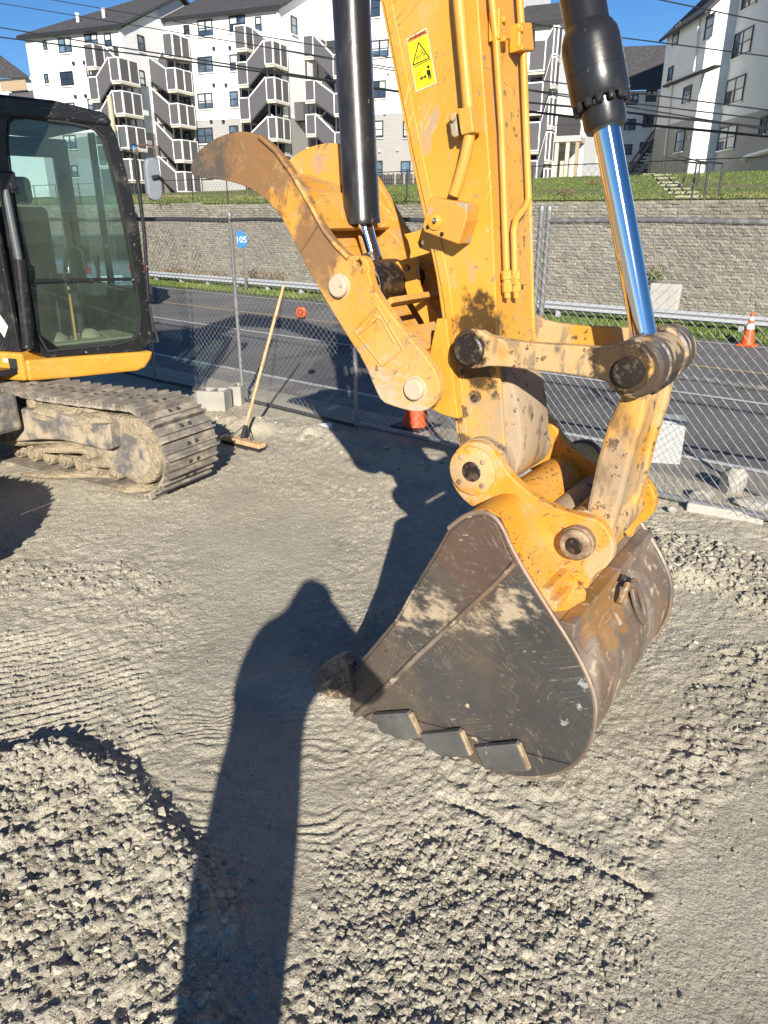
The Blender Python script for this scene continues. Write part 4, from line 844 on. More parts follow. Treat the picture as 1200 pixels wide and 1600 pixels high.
def height(x, y):
    A_ = inpoly(x, y, PA, .09); B_ = inpoly(x, y, PB, .14); T_ = inpoly(x, y, PT, .06); R_ = inpoly(x, y, PR, .12)
    W_ = inpoly(x, y, PW, .05); C_ = inpoly(x, y, PC, .05); S_ = inpoly(x, y, PS, .08); E_ = inpoly(x, y, PE, .07)
    calm = 1 - .75 * np.maximum(S_, R_ * .9)
    h = .022 * fbm(x, y, .8, 3, 1) + .013 * fbm(x, y, 3.1, 3, 5) * calm
    h = h + (.010 * fbm(x, y, 24, 3, 9, .6) + .009 * fbm(x, y, 62, 2, 13)) * calm * (.55 + .9 * np.clip(fbm(x, y, 2.2, 2, 15) + .45, 0, 1))
    cl = np.abs(fbm(x, y, 13, 3, 21, .6))
    h = h + (.013 * A_ + .012 * B_ + .034 * W_ + .024 * C_ + .026 * E_) * (0.42 - cl) * (1 + .8 * fbm(x, y, 42, 2, 31))
    h = h + .012 * (A_ + B_ + E_ * .8) * fbm(x, y, 38, 2, 33)
    # track-pad prints
    dx, dy = .42, .21; l = math.hypot(dx, dy); q = (-dy * x + dx * y) / l + .02 * fbm(x, y, 5, 2, 41)
    qa = (-dy * x + dx * y) / l * .9 + .03 * fbm(x, y, 6, 2, 43)
    h = h + A_ * .010 * (np.abs(((qa / .085) % 1) - .5) * 2 - .5) * (0.3 + 1.3 * np.clip(fbm(x, y, 6, 2, 47) + .4, 0, 1))
    h = h + T_ * .011 * (np.abs(((q / .043) % 1) - .5) * 2 - .5) * (0.55 + 1.2 * np.clip(fbm(x, y, 7, 2, 45) + .4, 0, 1))
    q2 = y + .16 * fbm(x, y, 3.4, 3, 51)
    wav = np.sin(q2 * 2 * math.pi / .036 + 3.2 * fbm(x, y, 7, 2, 53))
    RB = R_ * smst(-y, -2.45, -1.9)
    h = h + (RB * .0032 + R_ * .0007) * wav * np.clip(fbm(x, y, 5, 3, 57) * 2.6 + .45, 0, 1.3)
    # the shoved-up edge at the lower left, the groove and the berm under the fence
    d, s = pdist(x, y, CR); d = d + .035 * fbm(x, y, 9, 3, 61)
    h = h + .042 * np.exp(-(np.clip(d, 0, 9) / .06) ** 2) + .018 * A_
    d, s = pdist(x, y, TRK); h = h - .020 * np.exp(-((d + .01 * vnoise(x * 30, y * 30, 4)) / .014) ** 2) * (.6 + 1.2 * vnoise(x * 22, y * 22, 7)) + .009 * np.exp(-((d - .04) / .03) ** 2)
    d, s = pdist(x, y, BERM); h = h + (.06 + .10 * fbm(x, y, 3.5, 3, 71)) * np.exp(-(d / .22) ** 2)
    h = h + W_ * .05
    h = h + .035 * np.exp(-(((x - .52) / .35) ** 2 + ((y - 1.95) / .22) ** 2))       # heaped under the bucket's heel
    h = h + .05 * np.exp(-(((x + .25) / .25) ** 2 + ((y - 2.36) / .10) ** 2))          # pushed up by the teeth
    v = x * NV.x + y * NV.y                          # flat and low under the fence and road
    k = smst(v, 4.35, 4.75); h = h * (1 - k) - .05 * smst(v, 4.95, 5.25) + k * .012
    return h
def gz(x, y): return float(height(np.array([float(x)]), np.array([float(y)]))[0])
def axis(segs):
    o = []
    for a, b, s in segs: o += list(np.arange(a, b, s))
    return np.array(o + [segs[-1][1]])
gx = axis([(-9, -3.5, .09), (-3.5, -1.9, .022), (-1.9, -1.0, .010), (-1.0, 1.15, .0068), (1.15, 1.9, .010), (1.9, 3.2, .02), (3.2, 7.5, .09)])
gy = axis([(-4, .5, .09), (.5, .85, .02), (.85, 2.0, .0058), (2.0, 3.0, .0085), (3.0, 4.4, .014), (4.4, 6.5, .026), (6.5, 13, .09)])
GX, GY = np.meshgrid(gx, gy); GH = height(GX, GY)
nx, ny = len(gx), len(gy); idx = np.arange(nx * ny).reshape(ny, nx)
Q = np.stack([idx[:-1, :-1], idx[:-1, 1:], idx[1:, 1:], idx[1:, :-1]], -1).reshape(-1, 4)
gv = (GX * NV.x + GY * NV.y)
keep = (gv[:-1, :-1] < 6.2).ravel(); Q = Q[keep]
ground_m = mat('dry grey gravel dirt', (0.56, 0.505, 0.395), 0.95, layers=[
    dict(col=(0.63, 0.575, 0.455), scale=1.6, lo=.42, hi=.66, fac=.7), dict(col=(0.37, 0.33, 0.25), scale=5, lo=.52, hi=.75, fac=.6),
    dict(col=(0.29, 0.265, 0.21), scale=130, lo=.54, hi=.68, fac=.65), dict(col=(0.58, 0.525, 0.41), scale=95, lo=.58, hi=.68, fac=.6), dict(col=(0.34, 0.31, 0.25), scale=38, lo=.58, hi=.70, fac=.5),
    dict(col=(0.60, 0.50, 0.35), near=[(gnd(480, 760), .9, 1.0), (gnd(330, 660), .6, .8)], scale=2.5, soft=.8, fac=.55),
    dict(col=(0.31, 0.285, 0.225), near=[(gnd(1150, 1080), .30, .6), (gnd(1120, 900), .30, .6), (gnd(180, 1330), .22, .4), (gnd(700, 1480), .25, .45), (gnd(60, 900), .18, .4)], scale=5, soft=.9, fac=.65),
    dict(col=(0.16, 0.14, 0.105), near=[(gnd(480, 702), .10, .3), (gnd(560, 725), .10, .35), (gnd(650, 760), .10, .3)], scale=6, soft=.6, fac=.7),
    dict(col=(0.25, 0.215, 0.15), near=[(gnd(60, 1400), .20, .35), (gnd(150, 1500), .14, .3), (gnd(250, 1330), .08, .25), (gnd(120, 1290), .12, .3)], scale=7, soft=.8, fac=.75)],
    vary=(.8, .14), bump=((170, .010, 5), (75, .016, 4), (420, .003, 2)), spec=.15)
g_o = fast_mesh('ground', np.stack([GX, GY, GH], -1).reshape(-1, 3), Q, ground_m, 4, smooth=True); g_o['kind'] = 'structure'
far_m = mat('bare earth', (0.33, 0.30, 0.24), 0.95)
tag(put('outer_ground', MB().box(WF, (-400, 400), (-300, 500), (-1.0, -.12)), far_m), kind='structure')

# loose stones
bm = bmesh.new(); bmesh.ops.create_icosphere(bm, subdivisions=1, radius=1); bm.verts.index_update()
ICV = np.array([v.co for v in bm.verts]); ICF = np.array([[v.index for v in f.verts] for f in bm.faces]); bm.free()
rs = np.random.RandomState(5)
def stones(name, P, R, flat=.62):
    n = len(P); nv = len(ICV)
    sc = rs.uniform(.75, 1.3, (n, nv, 1)) ; V = ICV[None] * sc
    V = np.where(np.abs(V) > .72, np.sign(V) * .72, V)                   # broken faces
    S3 = np.stack([rs.uniform(.75, 1.35, n), rs.uniform(.65, 1.1, n), rs.uniform(.35, .8, n) * (flat / .62)], -1)
    V = V * (S3 * R[:, None])[:, None, :]
    def rot(V, ax1, ax2, a):
        c, s = np.cos(a)[:, None], np.sin(a)[:, None]; p, q = V[..., ax1].copy(), V[..., ax2].copy()
        V[..., ax1] = p * c - q * s; V[..., ax2] = p * s + q * c
    rot(V, 0, 2, rs.normal(0, .35, n)); rot(V, 1, 2, rs.normal(0, .35, n)); rot(V, 0, 1, rs.uniform(0, 6.28, n))
    z = height(P[:, 0], P[:, 1]) + R * .08
    V = V + np.stack([P[:, 0], P[:, 1], z], -1)[:, None, :]
    F = ICF[None] + (np.arange(n) * nv)[:, None, None]
    o = fast_mesh(name, V.reshape(-1, 3), F.reshape(-1, 3), stone_m, 3); o['kind'] = 'stuff'; return o
stone_m = mat('grey limestone chips', (0.34, 0.31, 0.245), 0.9, island=.36, layers=[dict(col=(0.39, 0.36, 0.29), scale=20, lo=.5, hi=.7, fac=.6), dict(col=(0.23, 0.215, 0.175), scale=60, lo=.58, hi=.72, fac=.6)], bump=((140, .003, 4),), spec=.2)
def scatter(poly, n, r0, r1, pw=2.2, soft=.04):
    xs, ys = [p[0] for p in poly], [p[1] for p in poly]
    P = np.stack([rs.uniform(min(xs), max(xs), n), rs.uniform(min(ys), max(ys), n)], -1)
    k = inpoly(P[:, 0], P[:, 1], poly, soft) > rs.uniform(0, 1, n); P = P[k]
    k = np.hypot(P[:, 0], P[:, 1]) > .55; P = P[k]
    return P, r0 + (r1 - r0) * rs.uniform(0, 1, len(P)) ** pw
sets = [scatter(PA, 14000, .0026, .0165, 4.2, .18), scatter(PB, 14000, .0026, .0140, 3.8, .22), scatter(PT, 1900, .003, .010, 2.5), scatter(PW, 4200, .004, .026, 2.6, .10), scatter(PC, 800, .004, .018, 2.4), scatter(PE, 2600, .003, .013, 3.2, .14), scatter(PK, 900, .003, .011, 2.2)]
CRP = []
for (ax_, ay), (bx, by) in zip(CR, CR[1:]):
    for _ in range(75): t = rs.uniform(); CRP.append((ax_ + (bx - ax_) * t + rs.normal(0, .05), ay + (by - ay) * t + rs.normal(0, .05)))
CRP = np.array(CRP); CRP = CRP[np.hypot(CRP[:, 0], CRP[:, 1]) > .6]; sets.append((CRP, rs.uniform(.006, .021, len(CRP))))
BP = []
for (ax_, ay), (bx, by) in zip(BERM, BERM[1:]):
    for _ in range(60): t = rs.uniform(); BP.append((ax_ + (bx - ax_) * t + rs.normal(0, .12), ay + (by - ay) * t + rs.normal(0, .12)))
BP = np.array(BP); sets.append((BP, .008 + .03 * rs.uniform(0, 1, len(BP)) ** 3))
WHOLE = [(-3.2, .8), (3.0, .8), (3.4, 4.0), (.6, 5.6), (-3.2, 7.0)]
sets.append(scatter(WHOLE, 6000, .003, .010, 4.0))
stones('gravel', np.concatenate([s[0] for s in sets]), np.concatenate([s[1] for s in sets]))
ICV = np.array([(1, 0, 0), (-1, 0, 0), (0, 1, 0), (0, -1, 0), (0, 0, 1), (0, 0, -1)], float); ICF = np.array([(0, 2, 4), (2, 1, 4), (1, 3, 4), (3, 0, 4), (2, 0, 5), (1, 2, 5), (3, 1, 5), (0, 3, 5)])
fine = scatter([(-2.6, .7), (2.2, .7), (2.6, 3.2), (.8, 4.6), (-2.8, 5.2)], 190000, .0020, .0062, 3.0)
kf = fbm(fine[0][:, 0], fine[0][:, 1], 2.5, 3, 19) > rs.normal(-.02, .16, len(fine[0]))
kf &= ~((inpoly(fine[0][:, 0], fine[0][:, 1], PS, .05) > .5) | (inpoly(fine[0][:, 0], fine[0][:, 1], PR, .05) > rs.uniform(.2, 1.2, len(fine[0]))))
stones('gravel', fine[0][kf], fine[1][kf], .8)

# ------------------------------------------------------------------ road, verge, wall, hillside
UL, UR = -95, 45
def band(name, v0, v1, z, m, u0=UL, u1=UR, parent=None):
    return tag(put(name, MB().add([RF(u0, v0, z), RF(u1, v0, z), RF(u1, v1, z), RF(u0, v1, z)], [(0, 1, 2, 3)]), m, parent), kind='structure')
asph = mat('weathered asphalt', (0.135, 0.132, 0.13), 0.9, layers=[dict(col=(0.19, 0.185, 0.178), scale=.5, lo=.42, hi=.62, fac=.8), dict(col=(0.07, 0.068, 0.067), scale=.9, lo=.58, hi=.64, fac=.7, stretch=(1.4, .3, 1), rot=.87), dict(col=(0.055, 0.054, 0.055), scale=90, lo=.55, hi=.68, fac=.6), dict(col=(0.23, 0.22, 0.205), scale=120, lo=.62, hi=.72, fac=.6), dict(col=(0.19, 0.18, 0.16), scale=1.1, lo=.56, hi=.72, fac=.5)], bump=((200, .003, 2),), spec=.2)
shoul = mat('pale gritty shoulder', (0.215, 0.205, 0.185), 0.95, layers=[dict(col=(0.33, 0.305, 0.26), scale=2.6, lo=.45, hi=.65, fac=.8), dict(col=(0.12, 0.115, 0.11), scale=70, lo=.56, hi=.68, fac=.6)], bump=((160, .003, 3),), spec=.2)
white_l = mat('worn white line', (0.55, 0.55, 0.53), 0.8, layers=[dict(col=(0.17, 0.165, 0.16), scale=16, lo=.52, hi=.64, fac=.75)])
yell_l = mat('worn yellow line', (0.36, 0.26, 0.15), 0.8, layers=[dict(col=(0.16, 0.14, 0.12), scale=14, lo=.52, hi=.64, fac=.7)])
band('road', 5.05, 11.62, -.004, asph)
band('shoulder', 4.9, 5.5, .000, shoul)
band('road_edge_line', 5.50, 5.58, .004, white_l); band('road_lane_line', 7.72, 7.79, .004, white_l)
band('road_centre_line', 9.30, 9.42, .004, yell_l)
band('road_edge_line', 11.30, 11.36, .004, white_l)
kerb_m = mat('pale concrete', (0.42, 0.40, 0.36), 0.85, layers=[dict(col=(0.28, 0.26, 0.22), scale=6, lo=.5, hi=.7, fac=.6)], bump=((60, .002, 4),))
verge_m = mat('verge soil and grass', (0.085, 0.12, 0.022), 0.95, layers=[dict(col=(0.22, 0.19, 0.11), scale=1.6, lo=.56, hi=.68, fac=.8), dict(col=(0.05, 0.085, 0.015), scale=12, lo=.5, hi=.7, fac=.6)], bump=((40, .02, 4),))
tag(put('verge', MB().add([RF(u, v, z) for v, z in ((11.6, .0), (12.4, .06), (14.0, .10)) for u in (UL, UR)], [(0, 1, 3, 2), (2, 3, 5, 4)]), verge_m), kind='structure')
def blades(name, n, area, hgt, m, dens_noise=None):
    u = rs.uniform(area[0], area[1], n); v = rs.uniform(area[2], area[3], n)
    if dens_noise is not None:
        k = fbm(u, v, dens_noise, 3, 91) > rs.normal(-.12, .16, n); u, v = u[k], v[k]; n = len(u)
    z = area[4](u, v)
    B = np.stack([u * RV.x + v * NV.x, u * RV.y + v * NV.y, z], -1)
    a = rs.uniform(0, 6.28, n); wd = rs.uniform(.006, .014, n) * area[5]; hh = hgt * rs.uniform(.4, 1.2, n)
    dx = np.stack([np.cos(a) * wd, np.sin(a) * wd, np.zeros(n)], -1)
    tip = B + np.stack([rs.normal(0, .4, n) * hh, rs.normal(0, .4, n) * hh, hh], -1)
    V = np.stack([B - dx, B + dx, tip], 1).reshape(-1, 3); F = np.arange(n * 3).reshape(-1, 3)
    o = fast_mesh(name, V, F, m, 3); o['kind'] = 'stuff'; return o
grass_m = mat('grass blades', (0.11, 0.165, 0.025), 0.8, island=.35, layers=[dict(col=(0.24, 0.21, 0.07), scale=.9, lo=.52, hi=.70, fac=.7)])
blades('grass', 60000, (-34, 6, 11.65, 13.6, lambda u, v: .02 + .05 * np.clip((v - 11.6) / 2, 0, 1), 1.6), .075, grass_m, 1.1)
# block wall
VW = 14.0
def wtop(u): return 1.96 + .07 * max(0, min(1, (-3 - u) / 12)) + .10 * max(0, min(1, (-12 - u) / 16))
wall = thing('retaining_wall', 'long grey split-face block retaining wall along the far side of the road', 'wall', RF(-10, VW, 0))
wall_m = mat('split-face grey block', (0.265, 0.24, 0.195), 0.95, island=.24, layers=[dict(col=(0.19, 0.17, 0.135), scale=.7, lo=.46, hi=.70, fac=.6), dict(col=(0.29, 0.27, 0.225), scale=.45, lo=.52, hi=.7, fac=.5), dict(col=(0.29, 0.27, 0.225), scale=9, lo=.52, hi=.7, fac=.7), dict(col=(0.15, 0.135, 0.11), scale=24, lo=.58, hi=.72, fac=.5)], bump=((30, .03, 4),))
coursed = MB(); ch = .058
put('wall_core', MB().ext([RF(UL, VW + .12, -.1), RF(UR, VW + .12, -.1), RF(UR, VW + .12, 1.9), RF(-3, VW + .12, 1.9), RF(-15, VW + .12, 1.96), RF(-28, VW + .12, 2.06), RF(UL, VW + .12, 2.08)], NV * .3), wall_m, wall)
VS = []; 
for k in range(39):
    z0 = -.05 + k * ch; u = -60 + (k % 2) * .10 + rs.uniform(0, .05)
    while u < 14:
        L_ = .20 + rs.uniform(-.05, .05)
        if z0 + ch * .6 < wtop(u):
            f = rs.uniform(0, .018); zt_ = min(z0 + ch - .003, wtop(u) + .02)
            mid = f - rs.uniform(.002, .022); bb = .13 - k * 0.0
            # split face: a block whose front bulges to a ragged ridge
            VS.append([(u, f, z0), (u + L_ - .006, f + rs.uniform(-.012, .012), z0), (u + L_ - .006, f + rs.uniform(-.012, .012), zt_), (u, f, zt_), (u, bb, z0), (u + L_ - .006, bb, z0), (u + L_ - .006, bb, zt_), (u, bb, zt_), (u + L_ * rs.uniform(.3, .7), mid, z0 + ch * rs.uniform(.3, .7))])
        u += L_
VS = np.array(VS); n = len(VS)
F = np.array([(0, 1, 8), (1, 2, 8), (2, 3, 8), (3, 0, 8), (3, 2, 6), (3, 6, 7), (0, 3, 7), (0, 7, 4), (1, 5, 6), (1, 6, 2)])
Wp = np.stack([VS[..., 0] * RV.x + (VS[..., 1] + VW) * NV.x, VS[..., 0] * RV.y + (VS[..., 1] + VW) * NV.y, VS[..., 2]], -1).reshape(-1, 3)
wb = fast_mesh('wall_block', Wp, (F[None] + (np.arange(n) * 9)[:, None, None]).reshape(-1, 3), wall_m, 3, parent=wall); wb['kind'] = 'stuff'
# hillside above the wall
hill_m = mat('hillside turf', (0.13, 0.15, 0.04), 0.95, layers=[dict(col=(0.21, 0.17, 0.085), scale=.35, lo=.48, hi=.66, fac=.75), dict(col=(0.06, 0.095, 0.018), scale=2, lo=.5, hi=.7, fac=.7)], bump=((8, .06, 4),))
def hz(u, v):
    rise = smst(np.asarray(u, float), -13, 2)
    rise = smst(np.asarray(u, float), -34, -16)
    k = np.clip((np.asarray(v, float) - 14.2) / (36 - 10 * rise), 0, 1)
    return np.interp(u, [-28, -15, -3], [2.10, 2.0, 1.93]) + (2.1 - 0.35 * rise) * k ** (.9 + .6 * rise) + .05 * fbm(np.asarray(u, float), np.asarray(v, float), .25, 3, 80) * np.minimum(k * 8, 1)
hu = np.arange(-120, 60.1, 1.5); hv = np.concatenate([np.arange(14.12, 24, .7), np.arange(24, 160, 3.0)])
HU, HV = np.meshgrid(hu, hv); HH = hz(HU, HV); nx, ny = len(hu), len(hv); idx = np.arange(nx * ny).reshape(ny, nx)
Q = np.stack([idx[:-1, :-1], idx[:-1, 1:], idx[1:, 1:], idx[1:, :-1]], -1).reshape(-1, 4)
ho = fast_mesh('hillside', np.stack([HU * RV.x + HV * NV.x, HU * RV.y + HV * NV.y, HH], -1).reshape(-1, 3), Q, hill_m, 4, smooth=True); ho['kind'] = 'structure'
blades('grass', 60000, (-60, 6, 14.15, 24, hz, 3.2), .06, mat('rough hillside grass', (0.12, 0.14, 0.04), 0.85, island=.35, layers=[dict(col=(0.27, 0.22, 0.11), scale=.45, lo=.46, hi=.64, fac=.8)]), .5)
blades('grass', 50000, (-30, -2, 14.6, 44, hz, 3.0), .05, grass_m, .35)

# ------------------------------------------------------------------ apartment buildings
siding_w = mat('white siding', (0.75, 0.755, 0.755), 0.7, vary=(.15, .03), layers=[dict(col=(0.67, 0.67, 0.67), scale=.5, lo=.5, hi=.7, fac=.5)])
def courses(m, step, depth):                       # horizontal board relief
    t = m.node_tree; N = t.nodes; b = N['Principled BSDF']; g = N.new('ShaderNodeNewGeometry'); sx = N.new('ShaderNodeSeparateXYZ'); t.links.new(g.outputs['Position'], sx.inputs[0])
    d = N.new('ShaderNodeMath'); d.operation = 'DIVIDE'; t.links.new(sx.outputs[2], d.inputs[0]); d.inputs[1].default_value = step
    f = N.new('ShaderNodeMath'); f.operation = 'FRACT'; t.links.new(d.outputs[0], f.inputs[0])
    bp = N.new('ShaderNodeBump'); bp.inputs['Distance'].default_value = depth; t.links.new(f.outputs[0], bp.inputs['Height']); t.links.new(bp.outputs[0], b.inputs['Normal']); return m
courses(siding_w, .22, .02)
siding_g = courses(mat('grey siding', (0.36, 0.35, 0.34), 0.7, vary=(.2, .05)), .22, .03)
dark_g = mat('shade and slat charcoal', (0.035, 0.034, 0.036), 0.8)  # painted shade behind the stairs; also the dark fence slats' own colour
shingle = mat('dark roof shingles', (0.045, 0.045, 0.048), 0.9, layers=[dict(col=(0.07, 0.068, 0.07), scale=3, lo=.45, hi=.65)], bump=((6, .05, 3),))
trim_k = mat('dark window frame', (0.02, 0.02, 0.022), 0.5)
trim_w = mat('white trim', (0.78, 0.77, 0.74), 0.6)
panel_m = mat('dark grey balcony panel', (0.085, 0.083, 0.09), 0.7)
wood_m = mat('weathered timber', (0.36, 0.27, 0.17), 0.8, layers=[dict(col=(0.22, 0.16, 0.10), scale=14, lo=.5, hi=.7)])
conc_w = mat('whitened concrete', (0.50, 0.46, 0.38), 0.85)
panes = [mat('window glass', c, .06, 0, spec=1.0, layers=[dict(col=(0.16, 0.24, 0.34), scale=.35, lo=.45, hi=.62, fac=.8)]) for c in ((0.03, 0.05, 0.08), (0.06, 0.09, 0.13), (0.02, 0.03, 0.05))]
blind = mat('pale window blind', (0.50, 0.53, 0.52), 0.5, spec=.8)
wrnd = random.Random(11)
def window(fr, par, px, py, pw, ph, b=0.0, double=True, style=None):
    a0, c1 = fr.px(px - pw / 2, py - ph / 2, b); a1, c0 = fr.px(px + pw / 2, py + ph / 2, b)
    a0_, c0_ = fr.px(px - pw / 2, py, b)[0], c0
    a0 = fr.px(px - pw / 2, py, b)[0]; a1 = fr.px(px + pw / 2, py, b)[0]; c1 = fr.px(px, py - ph / 2, b)[1]; c0 = fr.px(px, py + ph / 2, b)[1]
    if a1 < a0: a0, a1 = a1, a0
    t = .09
    R4 = lambda e: [fr(x, b, z) for x, z in ((a0 + e, c0 + e), (a1 - e, c0 + e), (a1 - e, c1 - e), (a0 + e, c1 - e))]
    m = MB().ring(R4(0), R4(t), fr.Y * .08)
    if double: m.box(fr, ((a0 + a1) / 2 - .05, (a0 + a1) / 2 + .05), (b + .003, b + .075), (c0 + t, c1 - t))
    m.box(fr, (a0 + t, a1 - t), (b + .003, b + .07), ((c0 + c1) / 2 - .03, (c0 + c1) / 2 + .03))
    f = put('window', m, trim_k, par)
    put('pane', MB().box(fr, (a0 + t, a1 - t), (b + .004, b + .03), (c0 + t, c1 - t)), wrnd.choice(panes), f)
    s = style if style is not None else wrnd.random()
    if s < .62:
        k = wrnd.choice([.45, .5, .62, .9]); hw = (a1 - a0) / 2
        for side in ((0, 1) if double else (0,)):
            if wrnd.random() < .25: continue
            x0 = a0 + t + .02 + side * hw; x1 = (x0 + hw - .17) if double else a1 - t - .02
            put('blind', MB().box(fr, (x0, x1), (b + .031, b + .036), (c1 - t - (c1 - c0 - 2 * t) * k, c1 - t - .02)), blind, f)
    put('sill', MB().box(fr, (a0 - .05, a1 + .05), (b + .004, b + .14), (c0 - .09, c0 - .002)), trim_w, f)
    return f
def wallbox(par, fr, a0, a1, b0, b1, z0, zs, z1):
    """a block with grey siding up to zs and white siding above it"""
    put('lower_wall', MB().box(fr, (a0, a1), (b0, b1), (z0, zs)), siding_g, par)
    put('wall', MB().box(fr, (a0, a1), (b0, b1), (zs, z1)), siding_w, par)
    put('belt_course', MB().box(fr, (a0 - .03, a1 + .03), (b0 - .03, b1 + .05), (zs - .09, zs + .09)), trim_w, par)

# the long stepped apartment block
E_ = Vector((.927, -.375, 0)); NE = Vector((-.375, -.927, 0))          # along the front, and out of it
O0 = Vector((0, 76, 0)) + Vector((-(600 - 57) / FPX * (76 * ct), 0, 0)) * 1.0
p_ = ray(57, 175); O0 = CAM + p_ * (76 / p_.y); O0.z = 0
BF = Fr(O0, E_, NE)
bld = thing('apartment_building', 'long stepped white and grey apartment block with outside stairs and dark roofs', 'building', O0)
STEP = 6.0
aA = BF.px(198, 120, 0)[0]; zbase = 3.4; ztopA = BF.px(198, 43, 0)[1]
BFB = Fr(O0 - NE * STEP, E_, NE); aB0 = BFB.px(200, 100)[0]
aB = BFB.px(440, 100)[0]; ztopB = BFB.px(440, 14)[1]; ztopB0 = BFB.px(262, 34)[1]
BFC = Fr(O0 - NE * STEP * 2, E_, NE); aC = BFC.px(800, 150)[0]
zsA = BF.px(150, 205)[1]; zsB = BFB.px(300, 188)[1]; zsC = BFC.px(620, 176)[1]
wallbox(bld, BF, 0, aA, -14, 0, zbase, zsA, ztopA)
wallbox(bld, BFB, aA + .04, aB, -14, 0, zbase, zsB, ztopB0)
wallbox(bld, BFC, aB + .04, aC, -14, 0, zbase, zsC, ztopB0 + 4.2)
def gable(fr, par, a0, a1, z0, dep, rise, hip=0.0, ov=.45):
    e0, e1 = fr(a0 - ov, ov, z0), fr(a1 + ov, ov, z0); r0, r1 = fr(a0 - ov + hip, -dep, z0 + rise), fr(a1 + ov, -dep, z0 + rise); k0, k1 = fr(a0 - ov, -dep * 2 - ov, z0), fr(a1 + ov, -dep * 2 - ov, z0)
    th = Vector((0, 0, .22))
    m = MB().add([e0, e1, r0, r1, k0, k1] + [v + th for v in (e0, e1, r0, r1, k0, k1)], [(0, 1, 3, 2), (2, 3, 5, 4), (0, 2, 4), (6, 7, 9, 8), (8, 9, 11, 10), (6, 8, 10), (0, 1, 7, 6), (1, 3, 9, 7), (3, 5, 11, 9), (4, 5, 11, 10), (0, 4, 10, 6)])
    rf = put('roof', m, shingle, par)
    put('gable_wall', MB().ext([fr(a1 - .01, -.02, z0 - .02), fr(a1 - .01, -dep, z0 + rise - .12), fr(a1 - .01, -dep * 2, z0 - .02)], -fr.X * .2), siding_w, par)
    put('fascia', MB().box(fr, (a0 - ov, a1 + ov), (ov + .003, ov + .06), (z0 - .10, z0 + .2)), trim_k, rf)
    return rf
rfA = gable(BF, bld, 0, aA, ztopA, 8.5, 4.1, hip=6.5)
rfB = gable(BFB, bld, aA + .5, aB, ztopB0, 8.5, 4.1)
rfC = gable(BFC, bld, aB + .5, aC, ztopB0 + 4.2, 8.5, 4.1)
for a, b, zz in ((4.5, -2, ztopA + .9), (7.0, -2.5, ztopA + 1.15)): put('roof_vent', MB().lathe(BF(a, b, zz), Z, [(0, .14), (.9, .14), (.95, .18), (1.1, .18)], 10), trim_w, rfA)
put('roof_vent', MB().lathe(BFB(aA + 7.5, -4, ztopB0 + 1.9), Z, [(0, .14), (1.0, .14)], 10), trim_w, rfB)
for fr, a in ((BF, aA - .12), (BFB, aB - .12)): put('downspout', MB().box(fr, (a - .07, a + .07), (.003, .12), (zbase, (ztopA if fr is BF else ztopB0) - .2)), trim_w, bld)
for x, y, ww, hh, dbl in ((71, 71, 6, 16, 0), (102, 71, 20, 24, 1), (143, 63, 20, 22, 1), (169, 63, 11, 22, 0), (73, 123, 6, 16, 0), (105, 123, 20, 23, 1), (141, 118, 9, 24, 0), (110, 222, 19, 22, 1), (113, 268, 19, 19, 1), (143, 164, 10, 20, 0), (108, 172, 20, 23, 1), (144, 218, 10, 22, 0)):
    window(BF, bld, x, y, ww, hh, 0, bool(dbl))
for x, y, ww, hh, dbl in ((321, 44, 23, 26, 1), (371, 37, 25, 26, 1), (321, 101, 23, 25, 1), (366, 98, 13, 26, 0), (321, 158, 23, 25, 1), (366, 155, 13, 25, 0), (321, 212, 24, 25, 1), (366, 207, 14, 22, 0), (404, 38, 10, 24, 0), (292, 47, 9, 16, 0), (293, 103, 9, 16, 0), (293, 160, 9, 16, 0), (294, 214, 9, 16, 0), (321, 268, 24, 22, 1)):
    window(BFB, bld, x, y, ww, hh, 0, bool(dbl))
for x, y, ww, hh, dbl in ((587, 12, 14, 30, 0), (593, 76, 29, 27, 1), (592, 140, 22, 28, 1), (592, 202, 14, 27, 0), (592, 265, 12, 28, 0), (634, 265, 15, 27, 0), (640, 76, 28, 27, 1), (640, 140, 24, 28, 1), (640, 202, 20, 27, 1)):
    window(BFC, bld, x, y, ww, hh, 0, bool(dbl))
SFA = Fr(BF(aA + .0, 0, 0), -NE, E_); SFB = Fr(BFB(aB, 0, 0), -NE, E_)
window(SFA, bld, 220, 68, 10, 25, .0, False, .1); window(SFB, bld, 459, 40, 9, 28, .0, False, .1); window(SFA, bld, 221, 122, 9, 24, .0, False, .1)
for fr, pts in ((BFB, [(335, 76), (360, 75), (335, 133), (354, 133), (331, 190), (350, 190)]), (BF, [(116, 99), (133, 98), (119, 151), (135, 150)]), (BFC, [(607, 114), (602, 177), (594, 236), (622, 234)])):
    for x, y in pts:
        a, c = fr.px(x, y); put('wall_lamp', MB().box(fr, (a - .1, a + .1), (.003, .2), (c - .12, c + .12)), trim_k if fr is not BFC else conc_w, bld)
# flat charcoal sheets on the wall paint in the deep shade behind each stair
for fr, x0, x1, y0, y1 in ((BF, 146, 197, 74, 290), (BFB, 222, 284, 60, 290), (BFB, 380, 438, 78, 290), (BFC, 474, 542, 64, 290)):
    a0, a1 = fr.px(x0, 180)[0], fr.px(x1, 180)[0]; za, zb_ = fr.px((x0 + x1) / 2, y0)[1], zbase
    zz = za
    put('shade_sheet', MB().box(fr, (a0, a1), (.004, .03), (zb_, za)), dark_g, bld)

